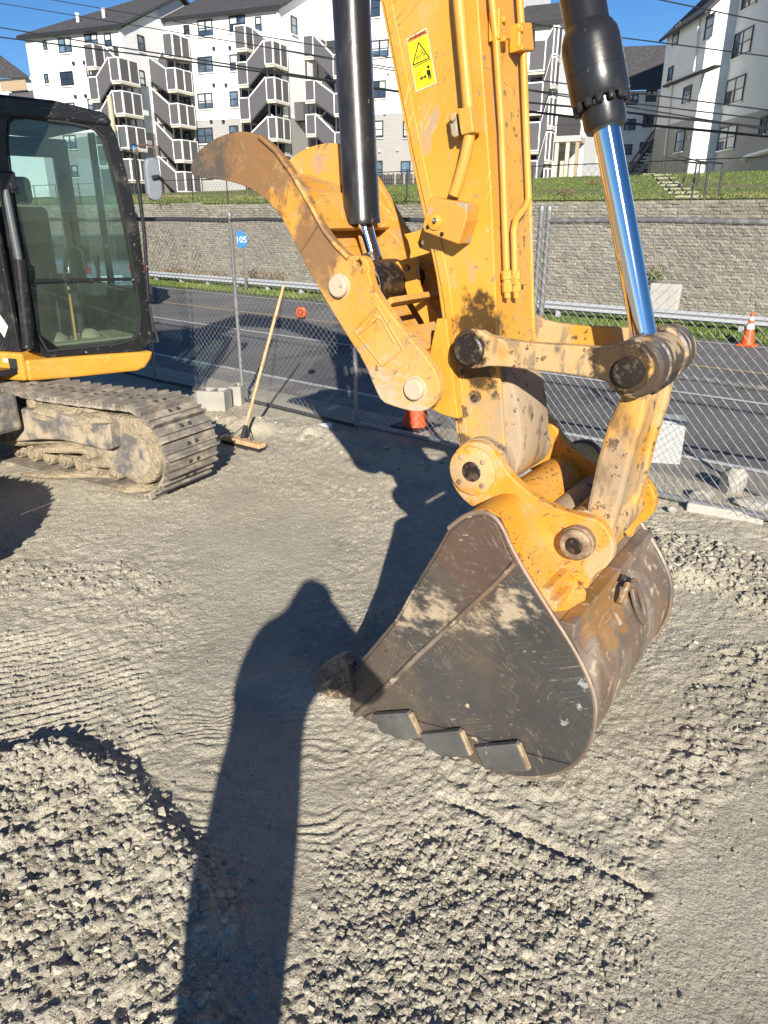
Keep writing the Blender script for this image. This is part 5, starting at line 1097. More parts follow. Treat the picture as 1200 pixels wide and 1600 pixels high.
# outside stair towers, one to each front
post_m = mat('dark steel post', (0.05, 0.05, 0.055), 0.6)
def panelled(fr, par, a0, a1, b0, b1, z0, z1, n, along):
    """a parapet of n grey panels in white frames, along 'a' or 'b'"""
    for k in range(n):
        if along == 'a':
            p0, p1 = a0 + (a1 - a0) * k / n, a0 + (a1 - a0) * (k + 1) / n
            Q4 = lambda e: [fr(x, b1, z) for x, z in ((p0 + e, z0 + e), (p1 - e, z0 + e), (p1 - e, z1 - e), (p0 + e, z1 - e))]; vec = -fr.Y * .07
        else:
            p0, p1 = b0 + (b1 - b0) * k / n, b0 + (b1 - b0) * (k + 1) / n
            Q4 = lambda e: [fr(a0, x, z) for x, z in ((p0 + e, z0 + e), (p1 - e, z0 + e), (p1 - e, z1 - e), (p0 + e, z1 - e))]; vec = -fr.X * .07
        pn = put('panel_frame', MB().ring(Q4(0.004), Q4(.085), vec), trim_w, par)
        q4 = Q4(.086); put('panel', MB().ext([v + vec * .3 for v in q4], vec * .4), panel_m, pn) if False else put('panel', MB().ext([v + vec * .3 for v in q4], vec * .4), panel_m, par)
def stair_tower(label, fr, fwd, xl, xr, ls, rs_, hgt, falls_right, dep=2.5, side_n=2, skip_top=False):
    """fr: facade frame; fwd: how far the tower's face stands off it; xl, xr: pixel columns of the two landings; ls, rs_: their parapet tops"""
    t = thing('stair_tower', label, 'staircase', fr((fr.px(xl[0], 200, fwd)[0] + fr.px(xr[1], 200, fwd)[0]) / 2, fwd - 1, zbase), 'outside stair towers of the apartment block')
    al0, al1 = fr.px(xl[0], 150, fwd)[0], fr.px(xl[1], 150, fwd)[0]; ar0, ar1 = fr.px(xr[0], 150, fwd)[0], fr.px(xr[1], 150, fwd)[0]
    tops = {}
    for key, (a0, a1), ys, xs in (('l', (al0, al1), ls, xl), ('r', (ar0, ar1), rs_, xr)):
        for y in ys:
            z1 = fr.px((xs[0] + xs[1]) / 2, y, fwd)[1]; z0 = z1 - hgt
            tops.setdefault(key, []).append(z1)
            ld_ = put('landing', MB().box(fr, (a0, a1), (fwd - dep, fwd - .08), (z0 - .18, z0 - .004)), conc_w, t)
            panelled(fr, ld_, a0, a1, fwd, fwd, z0, z1, 1, 'a')
            if key == 'r' or side_n > 2 or True:
                panelled(fr, ld_, a1, a1, fwd - dep, fwd - .08, z0, z1, side_n, 'b')
        for a in (a0 + .06, a1 - .14):
            for b in (fwd - .16, fwd - dep + .1):
                put('post', MB().box(fr, (a, a + .11), (b - .11, b), (zbase, max(tops[key]) - hgt - .19)), post_m, t)
    # flights between the landings, front and back
    L, R = sorted(tops['l'], reverse=True), sorted(tops['r'], reverse=True)
    def flight(za, zb, a0, a1, b, w_):
        f = put('flight', MB().ext([fr(a0, b - .05, za - hgt - .2), fr(a1, b - .05, zb - hgt - .2), fr(a1, b - .05, zb - hgt + .02), fr(a0, b - .05, za - hgt + .02)], -fr.Y * w_), post_m, t)
        put('parapet', MB().ext([fr(a0, b, za - hgt - .1), fr(a1, b, zb - hgt - .1), fr(a1, b, zb - .08), fr(a0, b, za - .08)], -fr.Y * .04), panel_m, f)
        put('rail_cap', MB().ext([fr(a0, b + .03, za - .08), fr(a1, b + .03, zb - .08), fr(a1, b + .03, zb + .05), fr(a0, b + .03, za + .05)], -fr.Y * .12), trim_w, f)
    hi, lo = (L, R) if falls_right else (R, L)
    for k, zh in enumerate(hi):
        nxt = [z for z in lo if z < zh - .3]
        if nxt:
            zl_ = max(nxt)
            if falls_right: flight(zh, zl_, al1 + .01, ar0 - .01, fwd, 1.05)
            else: flight(zl_, zh, al1 + .01, ar0 - .01, fwd, 1.05)
    for zl_ in lo:
        nxt = [z for z in hi if z < zl_ - .3]
        if nxt:
            zh = max(nxt)
            if falls_right: flight(zh, zl_, al1 + .01, ar0 - .01, fwd - 1.3, 1.0)
            else: flight(zl_, zh, al1 + .01, ar0 - .01, fwd - 1.3, 1.0)
    return t
stair_tower('grey panelled stair tower nearest the left end of the white block, behind the cab roof', BF, 2.6, (140, 155), (176, 191), (66, 119, 172, 226), (88, 141, 196, 248), 1.75, False)
stair_tower('grey panelled stair tower behind the cab mirror, its front flights falling to the right', BFB, 3.0, (224, 238), (262, 277), (88, 138, 191, 245), (50, 105, 161, 218, 268), 1.75, True)
stair_tower('grey panelled stair tower rising behind the raised thumb tip', BFB, 2.6, (372, 389), (416, 430), (38, 96, 152, 208), (62, 120, 182, 240), 1.75, False)
stair_tower('grey panelled stair tower close beside the black thumb cylinder', BFC, 7.5, (476, 492), (521, 533), (54, 124, 178, 230), (84, 145, 206, 262), 1.6, True)
put('linking_balcony', MB().box(BFC, (BFC.px(440, 170, 4)[0], BFC.px(474, 170, 4)[0]), (2.6, 4), (BFC.px(455, 185, 4)[1] - .2, BFC.px(455, 160, 4)[1])), panel_m, bld)

# the block seen between the stick and the bucket cylinder
BFD = Fr(Vector((0, 66, 0)), E_, NE)
blD = thing('apartment_building', 'white block with stacked stair balconies seen between stick and bucket cylinder', 'building', BFD(BFD.px(850, 290)[0], 0, 3))
d0, d1 = BFD.px(800, 150, 0)[0], BFD.px(862, 200, 0)[0]
put('wall', MB().box(BFD, (d0, d1), (-10, 0), (3.2, BFD.px(840, 40)[1])), siding_w, blD)
put('shade_sheet', MB().box(BFD, (BFD.px(822, 150)[0], BFD.px(855, 150)[0]), (.004, .03), (3.2, BFD.px(840, 85)[1])), dark_g, blD)  # dark sheet on the wall paints the shade behind this stair
gable(BFD, blD, d0, d1, BFD.px(840, 40)[1], 5, 2.2)
stair_tower('grey panelled stair tower beside the right edge of the yellow stick', BFD, 3.2, (822, 848), (858, 866), (62, 128, 190, 250), (40, 84, 150, 205, 262), 1.9, False, dep=1.4, side_n=1)
wn = put('annex', MB().box(BFD, (d1 + .05, BFD.px(912, 200)[0]), (-9, -1), (3.0, BFD.px(890, 165)[1])), siding_w, blD)
put('balcony_slab', MB().box(BFD, (d1 - .3, BFD.px(908, 220, 1)[0]), (-.98, 1.4), (BFD.px(885, 222, 1)[1], BFD.px(885, 213, 1)[1])), conc_w, blD)
for x in (868, 885, 900): put('balcony_post', MB().box(BFD, (BFD.px(x, 220, 1.3)[0], BFD.px(x, 220, 1.3)[0] + .25), (1.0, 1.3), (3.0, BFD.px(885, 222, 1)[1] - .003)), wood_m if x == 900 else conc_w, blD)
for x in range(866, 908, 5): put('baluster', MB().box(BFD, (BFD.px(x, 205, 1.3)[0], BFD.px(x, 205, 1.3)[0] + .05), (1.25, 1.3), (BFD.px(885, 213, 1)[1] + .003, BFD.px(885, 196, 1.3)[1])), trim_k, blD)
put('hand_rail', MB().box(BFD, (BFD.px(864, 196, 1.3)[0], BFD.px(908, 196, 1.3)[0]), (1.24, 1.31), (BFD.px(885, 196, 1.3)[1] + .003, BFD.px(885, 194, 1.3)[1])), trim_k, blD)
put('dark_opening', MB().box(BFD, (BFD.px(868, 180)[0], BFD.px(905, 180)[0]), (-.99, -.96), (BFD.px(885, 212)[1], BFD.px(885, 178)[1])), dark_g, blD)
put('dark_opening', MB().box(BFD, (BFD.px(868, 250)[0], BFD.px(890, 250)[0]), (-.99, -.96), (3.0, BFD.px(885, 235)[1])), conc_w, blD)
# the far grey-white wing with the dark roof
BFM = Fr(Vector((0, 84, 0)), Vector((.985, -.174, 0)), Vector((-.174, -.985, 0)))
blM = thing('apartment_building', 'distant pale wing with a dark hipped roof right of the bucket cylinder', 'building', BFM(BFM.px(980, 290)[0], 0, 3))
m0, m1 = BFM.px(880, 200)[0], BFM.px(1048, 200)[0]; mt = BFM.px(1000, 142)[1]
wallbox(blM, BFM, m0, m1, -10, 0, 3.0, BFM.px(1000, 254)[1], mt)
rr = [BFM(m0 - 1, .5, mt), BFM(m1 + .4, .5, mt), BFM(m1 + .4, -6, mt + 4.6), BFM(m0 + 5, -6, mt + 4.6)]
put('roof', MB().ext(rr, Z * .2), shingle, blM)
for x, y, ww, hh in ((988, 156, 18, 17), (1018, 150, 18, 19), (984, 195, 18, 18), (1013, 190, 18, 19), (979, 234, 17, 17), (1008, 231, 18, 18), (918, 224, 7, 11), (915, 248, 6, 12), (980, 266, 9, 7), (1010, 268, 9, 7)):
    window(BFM, blM, x, y, ww, hh, 0, ww > 12)
# dark steel stair against the near block
st_t = thing('steel_staircase', 'dark steel staircase between the pale wing and the grey-white block', 'staircase', BFM(BFM.px(1020, 280, 6)[0], 6, 3.6))
for i in range(12):
    x, y = 990 + 46 * i / 11, 266 - 68 * i / 11
    a, c = BFM.px(x, y, 6); put('step', MB().box(BFM, (a, a + .45), (4.8, 6), (c - .08, c)), post_m, st_t)
for o in (0, -1.15):
    put('stringer', MB().tube([BFM(*(lambda q: (q[0], 6 + o, q[1]))(BFM.px(x, y, 6))) for x, y in ((986, 268), (1038, 196))], .12, 6), post_m, st_t)
    put('hand_rail', MB().tube([BFM(*(lambda q: (q[0], 6 + o, q[1]))(BFM.px(x, y, 6))) for x, y in ((986, 256), (1038, 182))], .06, 6), post_m, st_t)
    for x, y in ((990, 266), (1004, 247), (1018, 226), (1032, 206)): put('rail_post', MB().tube([BFM(*(lambda q: (q[0], 6 + o, q[1]))(BFM.px(x, y + dy, 6))) for dy in (0, -13)], .05, 6), post_m, st_t)
for x in (1024, 1038): put('post', MB().tube([BFM(BFM.px(x, 200, 6)[0], 5.5, 3.4), BFM(BFM.px(x, 200, 6)[0], 5.5, BFM.px(x, 140, 6)[1])], .14, 8), post_m if x > 1030 else conc_w, st_t)

# the near grey-white block at the right
blR = thing('apartment_building', 'tall white over grey siding block at the right with a sunlit end strip', 'building', (25.6, 60, 3))
XA, XB, Y1, Y2 = 25.5, 23.6, 62.0, 70.7
zsR = 1.7 + 62 * .0975 + .0
RW = Fr((XA, 0, 0), (0, 1, 0), (-1, 0, 0)); RS = Fr((0, Y1, 0), (1, 0, 0), (0, -1, 0)); RL = Fr((XB, 0, 0), (0, 1, 0), (-1, 0, 0))
zA = RW.px(1120, 192)[1]
ztR = RS.px(1141, 4)[1] + 6
put('lower_wall', MB().box(WF, (XA, XA + 14), (53, Y1 - .02), (2.2, zA)), siding_g, blR)
put('wall', MB().box(WF, (XA, XA + 14), (53, Y1 - .02), (zA, ztR)), siding_w, blR)
put('end_strip', MB().box(WF, (XB, XA + 6), (Y1, Y2), (2.2, 15.71)), siding_w, blR)
zg = RL.px(1062, 190)[1]
put('lower_wall', MB().box(WF, (XB - .03, XB - .003), (Y1 + .06, Y2), (2.2, zg)), siding_g, blR)
# gable top and roof of the shaded side
eL = (0, 15.27)
rp = [Vector((XB - .5, Y2 + .5, eL[1])), Vector((XB - .5, Y1 - .3, eL[1])), Vector((XB + 5, Y1 - .3, eL[1] + 5)), Vector((XB + 5, Y2 + .5, eL[1] + 5))]
put('roof', MB().ext(rp, Z * .25), shingle, blR)
for yy in (Y1 + .004, Y2 - .3): put('gable_wall', MB().ext([Vector((XB + .01, yy, 15.712)), Vector((XB + 5, yy, 15.712)), Vector((XB + 5, yy, 20.2))], Vector((0, .25, 0))), siding_w, blR)
put('roof', MB().ext([Vector((XA - .5, 52.6, ztR)), Vector((XA - .5, Y1 + .2, ztR)), Vector((XA + 7, Y1 + .2, ztR + 4)), Vector((XA + 7, 52.6, ztR + 4))], Z * .25), shingle, blR)
for x, y, ww, hh in ((1161, 67, 27, 38), (1149, 141, 27, 39), (1137, 215, 26, 36), (1122, 287, 14, 27), (1193, 196, 10, 28), (1172, 0, 22, 20)):
    window(RW, blR, x, y, ww, hh, 0, ww > 20)
for x, y, ww, hh in ((1057, 54, 8, 32), (1109, 42, 12, 36), (1048, 116, 7, 22), (1074, 148, 12, 26), (1063, 221, 13, 32)):
    window(RL, blR, x, y, ww, hh, .03 if y > 190 else 0, False)
# lean-to with its own sloping roof, and downspouts
a0, c0 = RL.px(1040, 133); a1, c1 = RL.px(1112, 104)
lean = [RL(*(lambda q: (q[0], .35, q[1]))(RL.px(x, y, .35))) for x, y in ((1034, 134), (1116, 101), (1116.4, 103.5), (1035, 137))]
put('lean_to_roof', MB().ext(lean, Vector((.6, 0, 0))), shingle, blR, bevel=.02)
for x, y0, y1 in ((1093, 26, 112), (1050, 130, 262)):
    put('downspout', MB().tube([RL(*(lambda q: (q[0], .12, q[1]))(RL.px(x - (y - y0) * .1, y, .12))) for y in (y0, y1)], .08, 8), trim_w, blR)
put('drain_pipe', MB().tube([RW(*(lambda q: (q[0], .25, q[1]))(RW.px(x, y, .25))) for x, y in ((1158, 249), (1166, 245), (1215, 232))], .13, 8), trim_w, blR, smooth=True)
put('wall_lamp', MB().box(RL, (RL.px(1079, 216)[0] - .1, RL.px(1079, 216)[0] + .1), (.033, .3), (RL.px(1079, 216)[1] - .1, RL.px(1079, 216)[1] + .1)), trim_k, blR)
blF = thing('apartment_building', 'distant block with a dark roof and timber-boarded balcony above the cab roof', 'building', BF(-12, -20, 3))
BFF = Fr(O0 - NE * 22, E_, NE)
put('wall', MB().box(BFF, (BFF.px(-120, 140)[0], BFF.px(57, 140)[0]), (-8, 0), (3, BFF.px(20, 122)[1])), siding_w, blF)
put('roof', MB().ext([BFF(*(lambda q: (q[0], .6, q[1]))(BFF.px(x, y, .6))) for x, y in ((-120, 122), (48, 122), (0, 86), (-120, 86))], -NE * -.3), shingle, blF)
put('balcony', MB().box(BFF, (BFF.px(0, 130, 2)[0], BFF.px(40, 130, 2)[0]), (1.9, 2), (BFF.px(20, 142, 2)[1], BFF.px(20, 126, 2)[1])), wood_m, blF)
put('balcony', MB().box(BFF, (BFF.px(16, 130, 1.6)[0], BFF.px(57, 130, 1.6)[0]), (.2, 1.6), (BFF.px(40, 160, 1.6)[1], BFF.px(40, 142, 1.6)[1])), panel_m, blF)
put('balcony_rail', MB().box(BFF, (BFF.px(14, 140, 1.7)[0], BFF.px(58, 140, 1.7)[0]), (1.58, 1.7), (BFF.px(40, 142, 1.6)[1], BFF.px(40, 140, 1.6)[1])), trim_w, blF)

# concrete steps up the hillside with black rails
HFp = lambda x, y, Y: (lambda r: CAM + r * (Y / r.y))(ray(x, y))
def hill_hit(x, y):
    r = ray(x, y); Yd = 12.0
    while Yd < 90:
        p = CAM + r * (Yd / r.y)
        if p.dot(NV) > 14.2 and p.z < float(hz(p.dot(RV), p.dot(NV))): return p
        Yd += .15
    return CAM + r * (60 / r.y)
step_m = mat('weathered step concrete', (0.36, 0.33, 0.27), .9)
stp = thing('concrete_steps', 'pale concrete steps climbing the grass beside the grey-white block', 'steps', hill_hit(1045, 292))
Sa, Sb = hill_hit(1080, 309), hill_hit(1014, 272)
sdir = (Sb - Sa); sdir.z = 0; sL = sdir.length; sdir.normalize(); sper = Vector((sdir.y, -sdir.x, 0))
NSt = 14
for i in range(NSt):
    p = Sa.lerp(Sb, i / (NSt - 1)); q = Sa + sdir * (sL * i / (NSt - 1)); zt_ = max(float(hz(q.dot(RV), q.dot(NV))) + .05, Sa.z + (Sb.z - Sa.z) * i / (NSt - 1) + .05)
    put('step', MB().box(Fr(Vector((q.x, q.y, zt_)), sper, sdir), (-.42, .42), (0, sL / (NSt - 1) * .97), (-.6, 0)), step_m, stp)
for dx in (20, 42):
    pts = [hill_hit(1080 + dx, 309), hill_hit(1047 + dx, 290), hill_hit(1014 + dx, 272)]
    put('hand_rail', MB().tube([p + Z * .8 for p in pts], .03, 6), trim_k, stp)
    for p in pts: put('rail_post', MB().tube([p - Z * .1, p + Z * .82], .028, 6), trim_k, stp)

# ------------------------------------------------------------------ fences
galv = mat('galvanised tube', (0.33, 0.335, 0.34), 0.45, 0.6, layers=[dict(col=(0.30, 0.30, 0.30), scale=9, lo=.5, hi=.7, fac=.7)])
galv_w = mat('galvanised wire', (0.20, 0.20, 0.205), 0.55, 0.4)
fence = thing('chain_link_fence', 'galvanised chain-link fence along the edge of the gravel yard', 'fence', RF(0, 4.5, 0))
FH = 1.70
def upx(x, y): return (onp(x, y, NV, 4.5)).dot(RV)
fus = [upx(380, 622), upx(557, 672), upx(832, 600), upx(846, 430)]
ps = fus[1] - fus[0]
posts = [fus[0] - 3 * ps, fus[0] - 2 * ps, fus[0] - ps, fus[0], fus[1], fus[2] - .03, fus[3] + .02, fus[3] + 1.9, fus[3] + 3.8]
for i, u in enumerate(posts):
    hgt_ = FH if i not in (5, 6) else FH + .03
    p = put('post', MB().lathe(RF(u, 4.5, -.05), Z, [(0, .018), (hgt_ + .05, .018), (hgt_ + .06, .022), (hgt_ + .085, .019), (hgt_ + .095, .008)], 14), galv, fence, smooth=True)
    if i in (3, 5): put('coupling', MB().lathe(RF(u, 4.5, .93), Z, [(0, .021), (.05, .021)], 14), galv, p)
def rail(u0, u1, z, r=.021, mm=galv): put('rail', MB().tube([RF(u0 + (u1 - u0) * k / 6, 4.5 + .004 * math.sin(k * 2.1), z + .008 * math.sin(k * 1.7)) for k in range(7)], r, 10), mm, fence, smooth=True)
darkrail = mat('dark weathered tube', (0.06, 0.06, 0.062), 0.6, 0.3)
duskrail = mat('mesh-wrapped tube', (0.15, 0.15, 0.15), 0.6, 0.3, layers=[dict(col=(0.26, 0.26, 0.25), scale=24, lo=.5, hi=.6, fac=.8)])
rail(posts[0], posts[3], FH - .02, .021, darkrail); rail(posts[3], posts[4] + .9, FH - .02, .016, darkrail)
rail(posts[6], posts[8], FH - .02, .018, duskrail); rail(fus[3] + .6, posts[8], .80, .018, duskrail); rail(posts[0], posts[4], .035, .016, darkrail); rail(posts[4], posts[8], .05, .02)
VW_, FW_ = [], []
def chainlink(u0, u1, zlo, zhi, cell, r, v, sag=True):
    m_v, m_f = [], []; off = 0
    nw = int((u1 - u0) / (cell / 2)); nz_ = int((zhi - zlo) / (cell / 2))
    base = np.arange(nz_ + 1)
    for j in range(nw):
        uu = u0 + j * cell / 2 + np.where((base + j) % 2 == 0, 0, cell / 2)
        zz = zlo + base * cell / 2
        uu = uu + .02 * np.sin(zz * 4 + uu * 1.3); vv = v + .012 * np.sin(uu * 2.3 + zz * 3) + np.where((base + j) % 2 == 0, .002, -.002) * (1 if j % 2 else -1)
        C = np.stack([uu * RV.x + vv * NV.x, uu * RV.y + vv * NV.y, zz], -1)
        for k in range(3):
            a = 2 * math.pi * k / 3; d = np.array([RV.x * math.cos(a) + NV.x * math.sin(a), RV.y * math.cos(a) + NV.y * math.sin(a), 0]) * r * 1.25
            m_v.append(C + d)
        n1 = nz_ + 1
        for k in range(3):
            A0 = off + k * n1 + np.arange(nz_); B0 = off + ((k + 1) % 3) * n1 + np.arange(nz_)
            m_f.append(np.stack([A0, B0, B0 + 1, A0 + 1], -1))
        off += 3 * n1
    return np.concatenate(m_v), np.concatenate(m_f)
V, F = chainlink(posts[0], posts[8], .03, FH - .02, .062, .0014, 4.475)
mesh_ = fast_mesh('wire_mesh', V, F, galv_w, 4, parent=fence); mesh_['kind'] = 'stuff'
# hillside fence on top of the wall
bf = thing('hillside_fence', 'thin black chain-link fence standing above the block wall', 'fence', RF(-10, 14.3, 2))
for k in range(26):
    u = -34 + k * 1.62
    put('post', MB().tube([RF(u, 14.3, float(hz(u, 14.3)) - .05), RF(u, 14.3, float(hz(u, 14.3)) + .72)], .016, 6), trim_k, bf)
for dz in (.70, .06):
    put('rail', MB().tube([RF(u, 14.3, float(np.interp(u, [-28, -15, -3], [2.10, 2.0, 1.93])) + dz) for u in np.linspace(-36, 8, 23)], .010, 5), trim_k, bf)
V, F = chainlink(-30, 6, 2.0, 2.68, .16, .0022, 14.3)
o = fast_mesh('wire_mesh', V, F, trim_k, 4, parent=bf); o['kind'] = 'stuff'
# timber privacy fence beside the block, right of the thumb cylinder
tf = thing('privacy_fence', 'dark slatted fence in front of the white block right of the thumb cylinder', 'fence', BFC(BFC.px(620, 285, 8)[0], 8, 3.4))
a0, a1 = BFC.px(588, 280, 8)[0], BFC.px(650, 280, 8)[0]; c0, c1 = BFC.px(620, 296, 8)[1], BFC.px(620, 272, 8)[1]
nS = 22
for k in range(nS):
    x = a0 + (a1 - a0) * k / nS; put('slat', MB().box(BFC, (x + .02, x + (a1 - a0) / nS - .02), (7.95, 8.0), (c0, c1 + .06 * math.sin(k * 2.3))), dark_g if k < 9 else wood_m if k % 5 == 0 else post_m, tf)
put('rail', MB().box(BFC, (a0, a1), (7.86, 7.945), (c0 + .4, c0 + .55)), post_m, tf); put('rail', MB().box(BFC, (a0, a1), (7.86, 7.945), (c1 - .5, c1 - .35)), post_m, tf)

# guardrail
galv_p = mat('pale weathered zinc', (0.40, 0.415, 0.43), 0.6, 0.1, layers=[dict(col=(0.38, 0.39, 0.40), scale=2, lo=.5, hi=.7, fac=.6)])
gr = thing('guardrail', 'galvanised guardrail on posts along the far verge', 'guardrail', RF(-10, 12.25, .06))
prof = [(.0, .0), (.03, .02), (.055, .035), (.03, .055), (.012, .075), (.03, .095), (.055, .115), (.03, .14), (.0, .16)]
gu_ = list(np.arange(-42, -2.4, 1.0)) + [-2.55]
m = MB(); n = len(prof); vs = []; fs = []
def gtop(u): return .305 + .02 * min(1, max(0, (u + 18) / 14))
for u in gu_: vs += [RF(u, 12.2 - d, gtop(u) - .16 + z) for d, z in prof]
for i in range(len(gu_) - 1): fs += [(i * n + k, i * n + k + 1, (i + 1) * n + k + 1, (i + 1) * n + k) for k in range(n - 1)]
ro = put('rail', m.add(vs, fs), galv_p, gr); ro.modifiers.new('solid', 'SOLIDIFY').thickness = .004
for u in [-3.1, -4.65, -6.2, -7.8] + [-9.3 - 1.17 * k for k in range(18)]:
    put('post', MB().box(RF, (u - .035, u + .035), (12.21, 12.29), (-.1, gtop(u) - .01)), galv_p, gr, bevel=.006)

# overhead cables
def vpt(x, y, v): return onp(x, y, NV, v)
cab_m = mat('black cable', (0.02, 0.02, 0.022), 0.6)
for lab, pts, v, r in (
    ('overhead cable crossing the white block nearest the top at left', [(0, -12), (83, 0), (400, 55), (609, 90), (823, 123), (977, 143), (1200, 172)], 13, .010),
    ('overhead cable crossing the block below the topmost one', [(0, 5), (400, 71), (612, 110), (825, 140), (977, 160), (1200, 187)], 13, .010),
    ('thick overhead cable running under the two thin ones', [(0, 43), (200, 76), (400, 107), (618, 142), (825, 160), (973, 175), (1200, 200)], 13.1, .017),
    ('lowest thick overhead cable, twisted with a guy wire', [(0, 58), (200, 83), (400, 111), (522, 128), (825, 174), (973, 192), (1200, 213)], 13.3, .020),
    ('thin overhead cable against the blue sky right of the bucket cylinder', [(640, 8), (820, 35), (957, 57), (1200, 88)], 13, .009),
    ('thin overhead cable in the upper right corner above the grey-white block', [(950, -16), (1033, 0), (1200, 35)], 13, .009)):
    pts = [(pts[0][0] - (pts[1][0] - pts[0][0]) * 3, pts[0][1] - (pts[1][1] - pts[0][1]) * 3)] + pts + [(pts[-1][0] * 2 - pts[-2][0], pts[-1][1] * 2 - pts[-2][1])] if lab[0] else pts
    o = put('overhead_cable', MB().tube([vpt(x, y, v) for x, y in pts], r, 6), cab_m, None, loc=vpt(*pts[2], v)); tag(o, lab, 'cable', 'power and phone cables over the road')

# ------------------------------------------------------------------ small things
orange = mat('fluorescent orange plastic', (0.85, 0.09, 0.015), 0.45); refl = mat('white reflective band', (0.75, 0.75, 0.75), 0.35)
def cone(p, hgt_, lab, tip=1.0):
    t = thing('traffic_cone', lab, 'traffic cone', p, 'orange traffic cones'); r = hgt_ * .19
    put('base', MB().box(Fr(p, RV, NV), (-r * 1.35, r * 1.35), (-r * 1.35, r * 1.35), (0, hgt_ * .045)), rubber if tip < 1 else orange, t, bevel=.006)
    put('body', MB().lathe(p + Z * hgt_ * .046, Z, [(0, r), (hgt_ * .95, r * .22)], 24), orange, t, smooth=True)
    for z0, z1 in ((.50, .66), (.76, .86)): put('reflective_band', MB().lathe(p, Z, [(hgt_ * z0, r * (1 - (z0 - .046) / .95 * .78) * 1.03), (hgt_ * z1, r * (1 - (z1 - .046) / .95 * .78) * 1.03)], 24), refl, t, smooth=True)
    return t
pc_ = gnd(1167, 540); cone(pc_, .47, 'orange traffic cone with white bands on the far verge by the guardrail')
pb_ = gnd(649, 668); cone(pb_, .62, 'orange traffic cone on a black base behind the fence, half hidden by the thumb', .5)
pcc = gnd(186, 524); cone(Vector((-3.75, 10.2, 0)), .62, 'orange traffic cone seen through the cab glass on the near road edge')
# broom leaning on the fence
bb, bt_ = gnd(377, 692, .03), RF(0, 0, 0)
btop = onp(443, 447, NV, 4.44)
br = thing('push_broom', 'wooden push broom leaning against the chain-link fence', 'broom', bb)
pine = mat('pale broom wood', (0.55, 0.36, 0.19), 0.6, layers=[dict(col=(0.36, 0.22, 0.11), scale=30, lo=.5, hi=.7, stretch=(1, 1, .2))])
d_ = (btop - bb).normalized()
put('handle', MB().tube([bb + d_ * .12, btop], .0135, 12), pine, br, smooth=True)
put('ferrule', MB().tube([bb + d_ * .02, bb + d_ * .15], .019, 10), rubber, br, smooth=True)
bdir = (gnd(415, 697) - gnd(345, 680)); bdir.z = 0; bdir.normalize(); bp_ = Vector((-bdir.y, bdir.x, 0))
BH = Fr(bb, bdir, bp_)
put('head', MB().box(BH, (-.20, .24), (-.04, .04), (.0, .035)), pine, br, bevel=.006)
for s_ in (-.11, .12): put('brace', MB().tube([BH(s_, 0, .036), bb + d_ * .17], .005, 6), darkrail, br)
put('bristles', MB().box(BH, (-.195, .235), (-.036, .036), (-.055, -.001)), rubber, br)
# hollow concrete blocks by the fence post
cmu = mat('grey concrete block', (0.33, 0.315, 0.275), 0.95, bump=((90, .003, 4),), vary=(6, .12))
def block(lab, p, ang, sx, sy, sz, cells=2):
    t = thing('concrete_block', lab, 'concrete block', p, 'hollow concrete blocks by the fence post'); f = Fr(p, (math.cos(ang), math.sin(ang), 0), (-math.sin(ang), math.cos(ang), 0))
    w_ = .03
    put('face_shell', MB().box(f, (-sx / 2, sx / 2), (-sy / 2, -sy / 2 + w_), (0, sz)), cmu, t, bevel=.004); put('face_shell', MB().box(f, (-sx / 2, sx / 2), (sy / 2 - w_, sy / 2), (0, sz)), cmu, t, bevel=.004)
    for x in np.linspace(-sx / 2, sx / 2 - w_, cells + 1): put('web', MB().box(f, (x + .001, x + w_ - .001), (-sy / 2 + w_ + .001, sy / 2 - w_ - .001), (.001, sz - .002)), cmu, t)
    return t
pB = gnd(337, 640, .0); block('grey hollow concrete block lying nearest the crawler track', Vector((pB.x, pB.y, gz(pB.x, pB.y) - .01)), -.16, .27, .20, .20)
pB2 = gnd(366, 634, .0); block('grey hollow concrete block standing against the fence post', Vector((pB2.x + .03, pB2.y + .10, gz(pB2.x, pB2.y) - .01)), -.16, .12, .20, .19, 1)
# blue pentagon route marker
sp = onp(377, 374, NV, 11.9)
sg = thing('route_sign', 'blue pentagon route marker reading 105 on a thin post', 'sign', Vector((sp.x, sp.y, .05)))
put('post', MB().box(Fr(Vector((sp.x, sp.y, 0)), RV, NV), (-.02, .02), (.02, .05), (.05, sp.z - .12)), galv, sg)
SG = Fr(sp, Vector((.97, -.24, 0)), Vector((-.24, -.97, 0)))
blue = mat('sign blue', (0.02, 0.19, 0.62), 0.4)
pen = [(-.09, .15), (0.0, .20), (.16, .08), (.14, -.12), (0, -.20), (-.10, -.17), (-.16, .02)]
pen = [(-.13, .17), (.02, .21), (.17, .05), (.12, -.17), (-.10, -.20)]
put('sign_face', MB().ext([SG(x * .95, .006, z * .95) for x, z in pen], -SG.Y * .006), blue, sg)
whs = mat('sign white', (0.78, 0.8, 0.82), 0.4)
lettering('105', Fr(sp, SG.X, SG.Y * -1), .19, whs, 'route_number', sg, .0, -.01, -.008, .001)
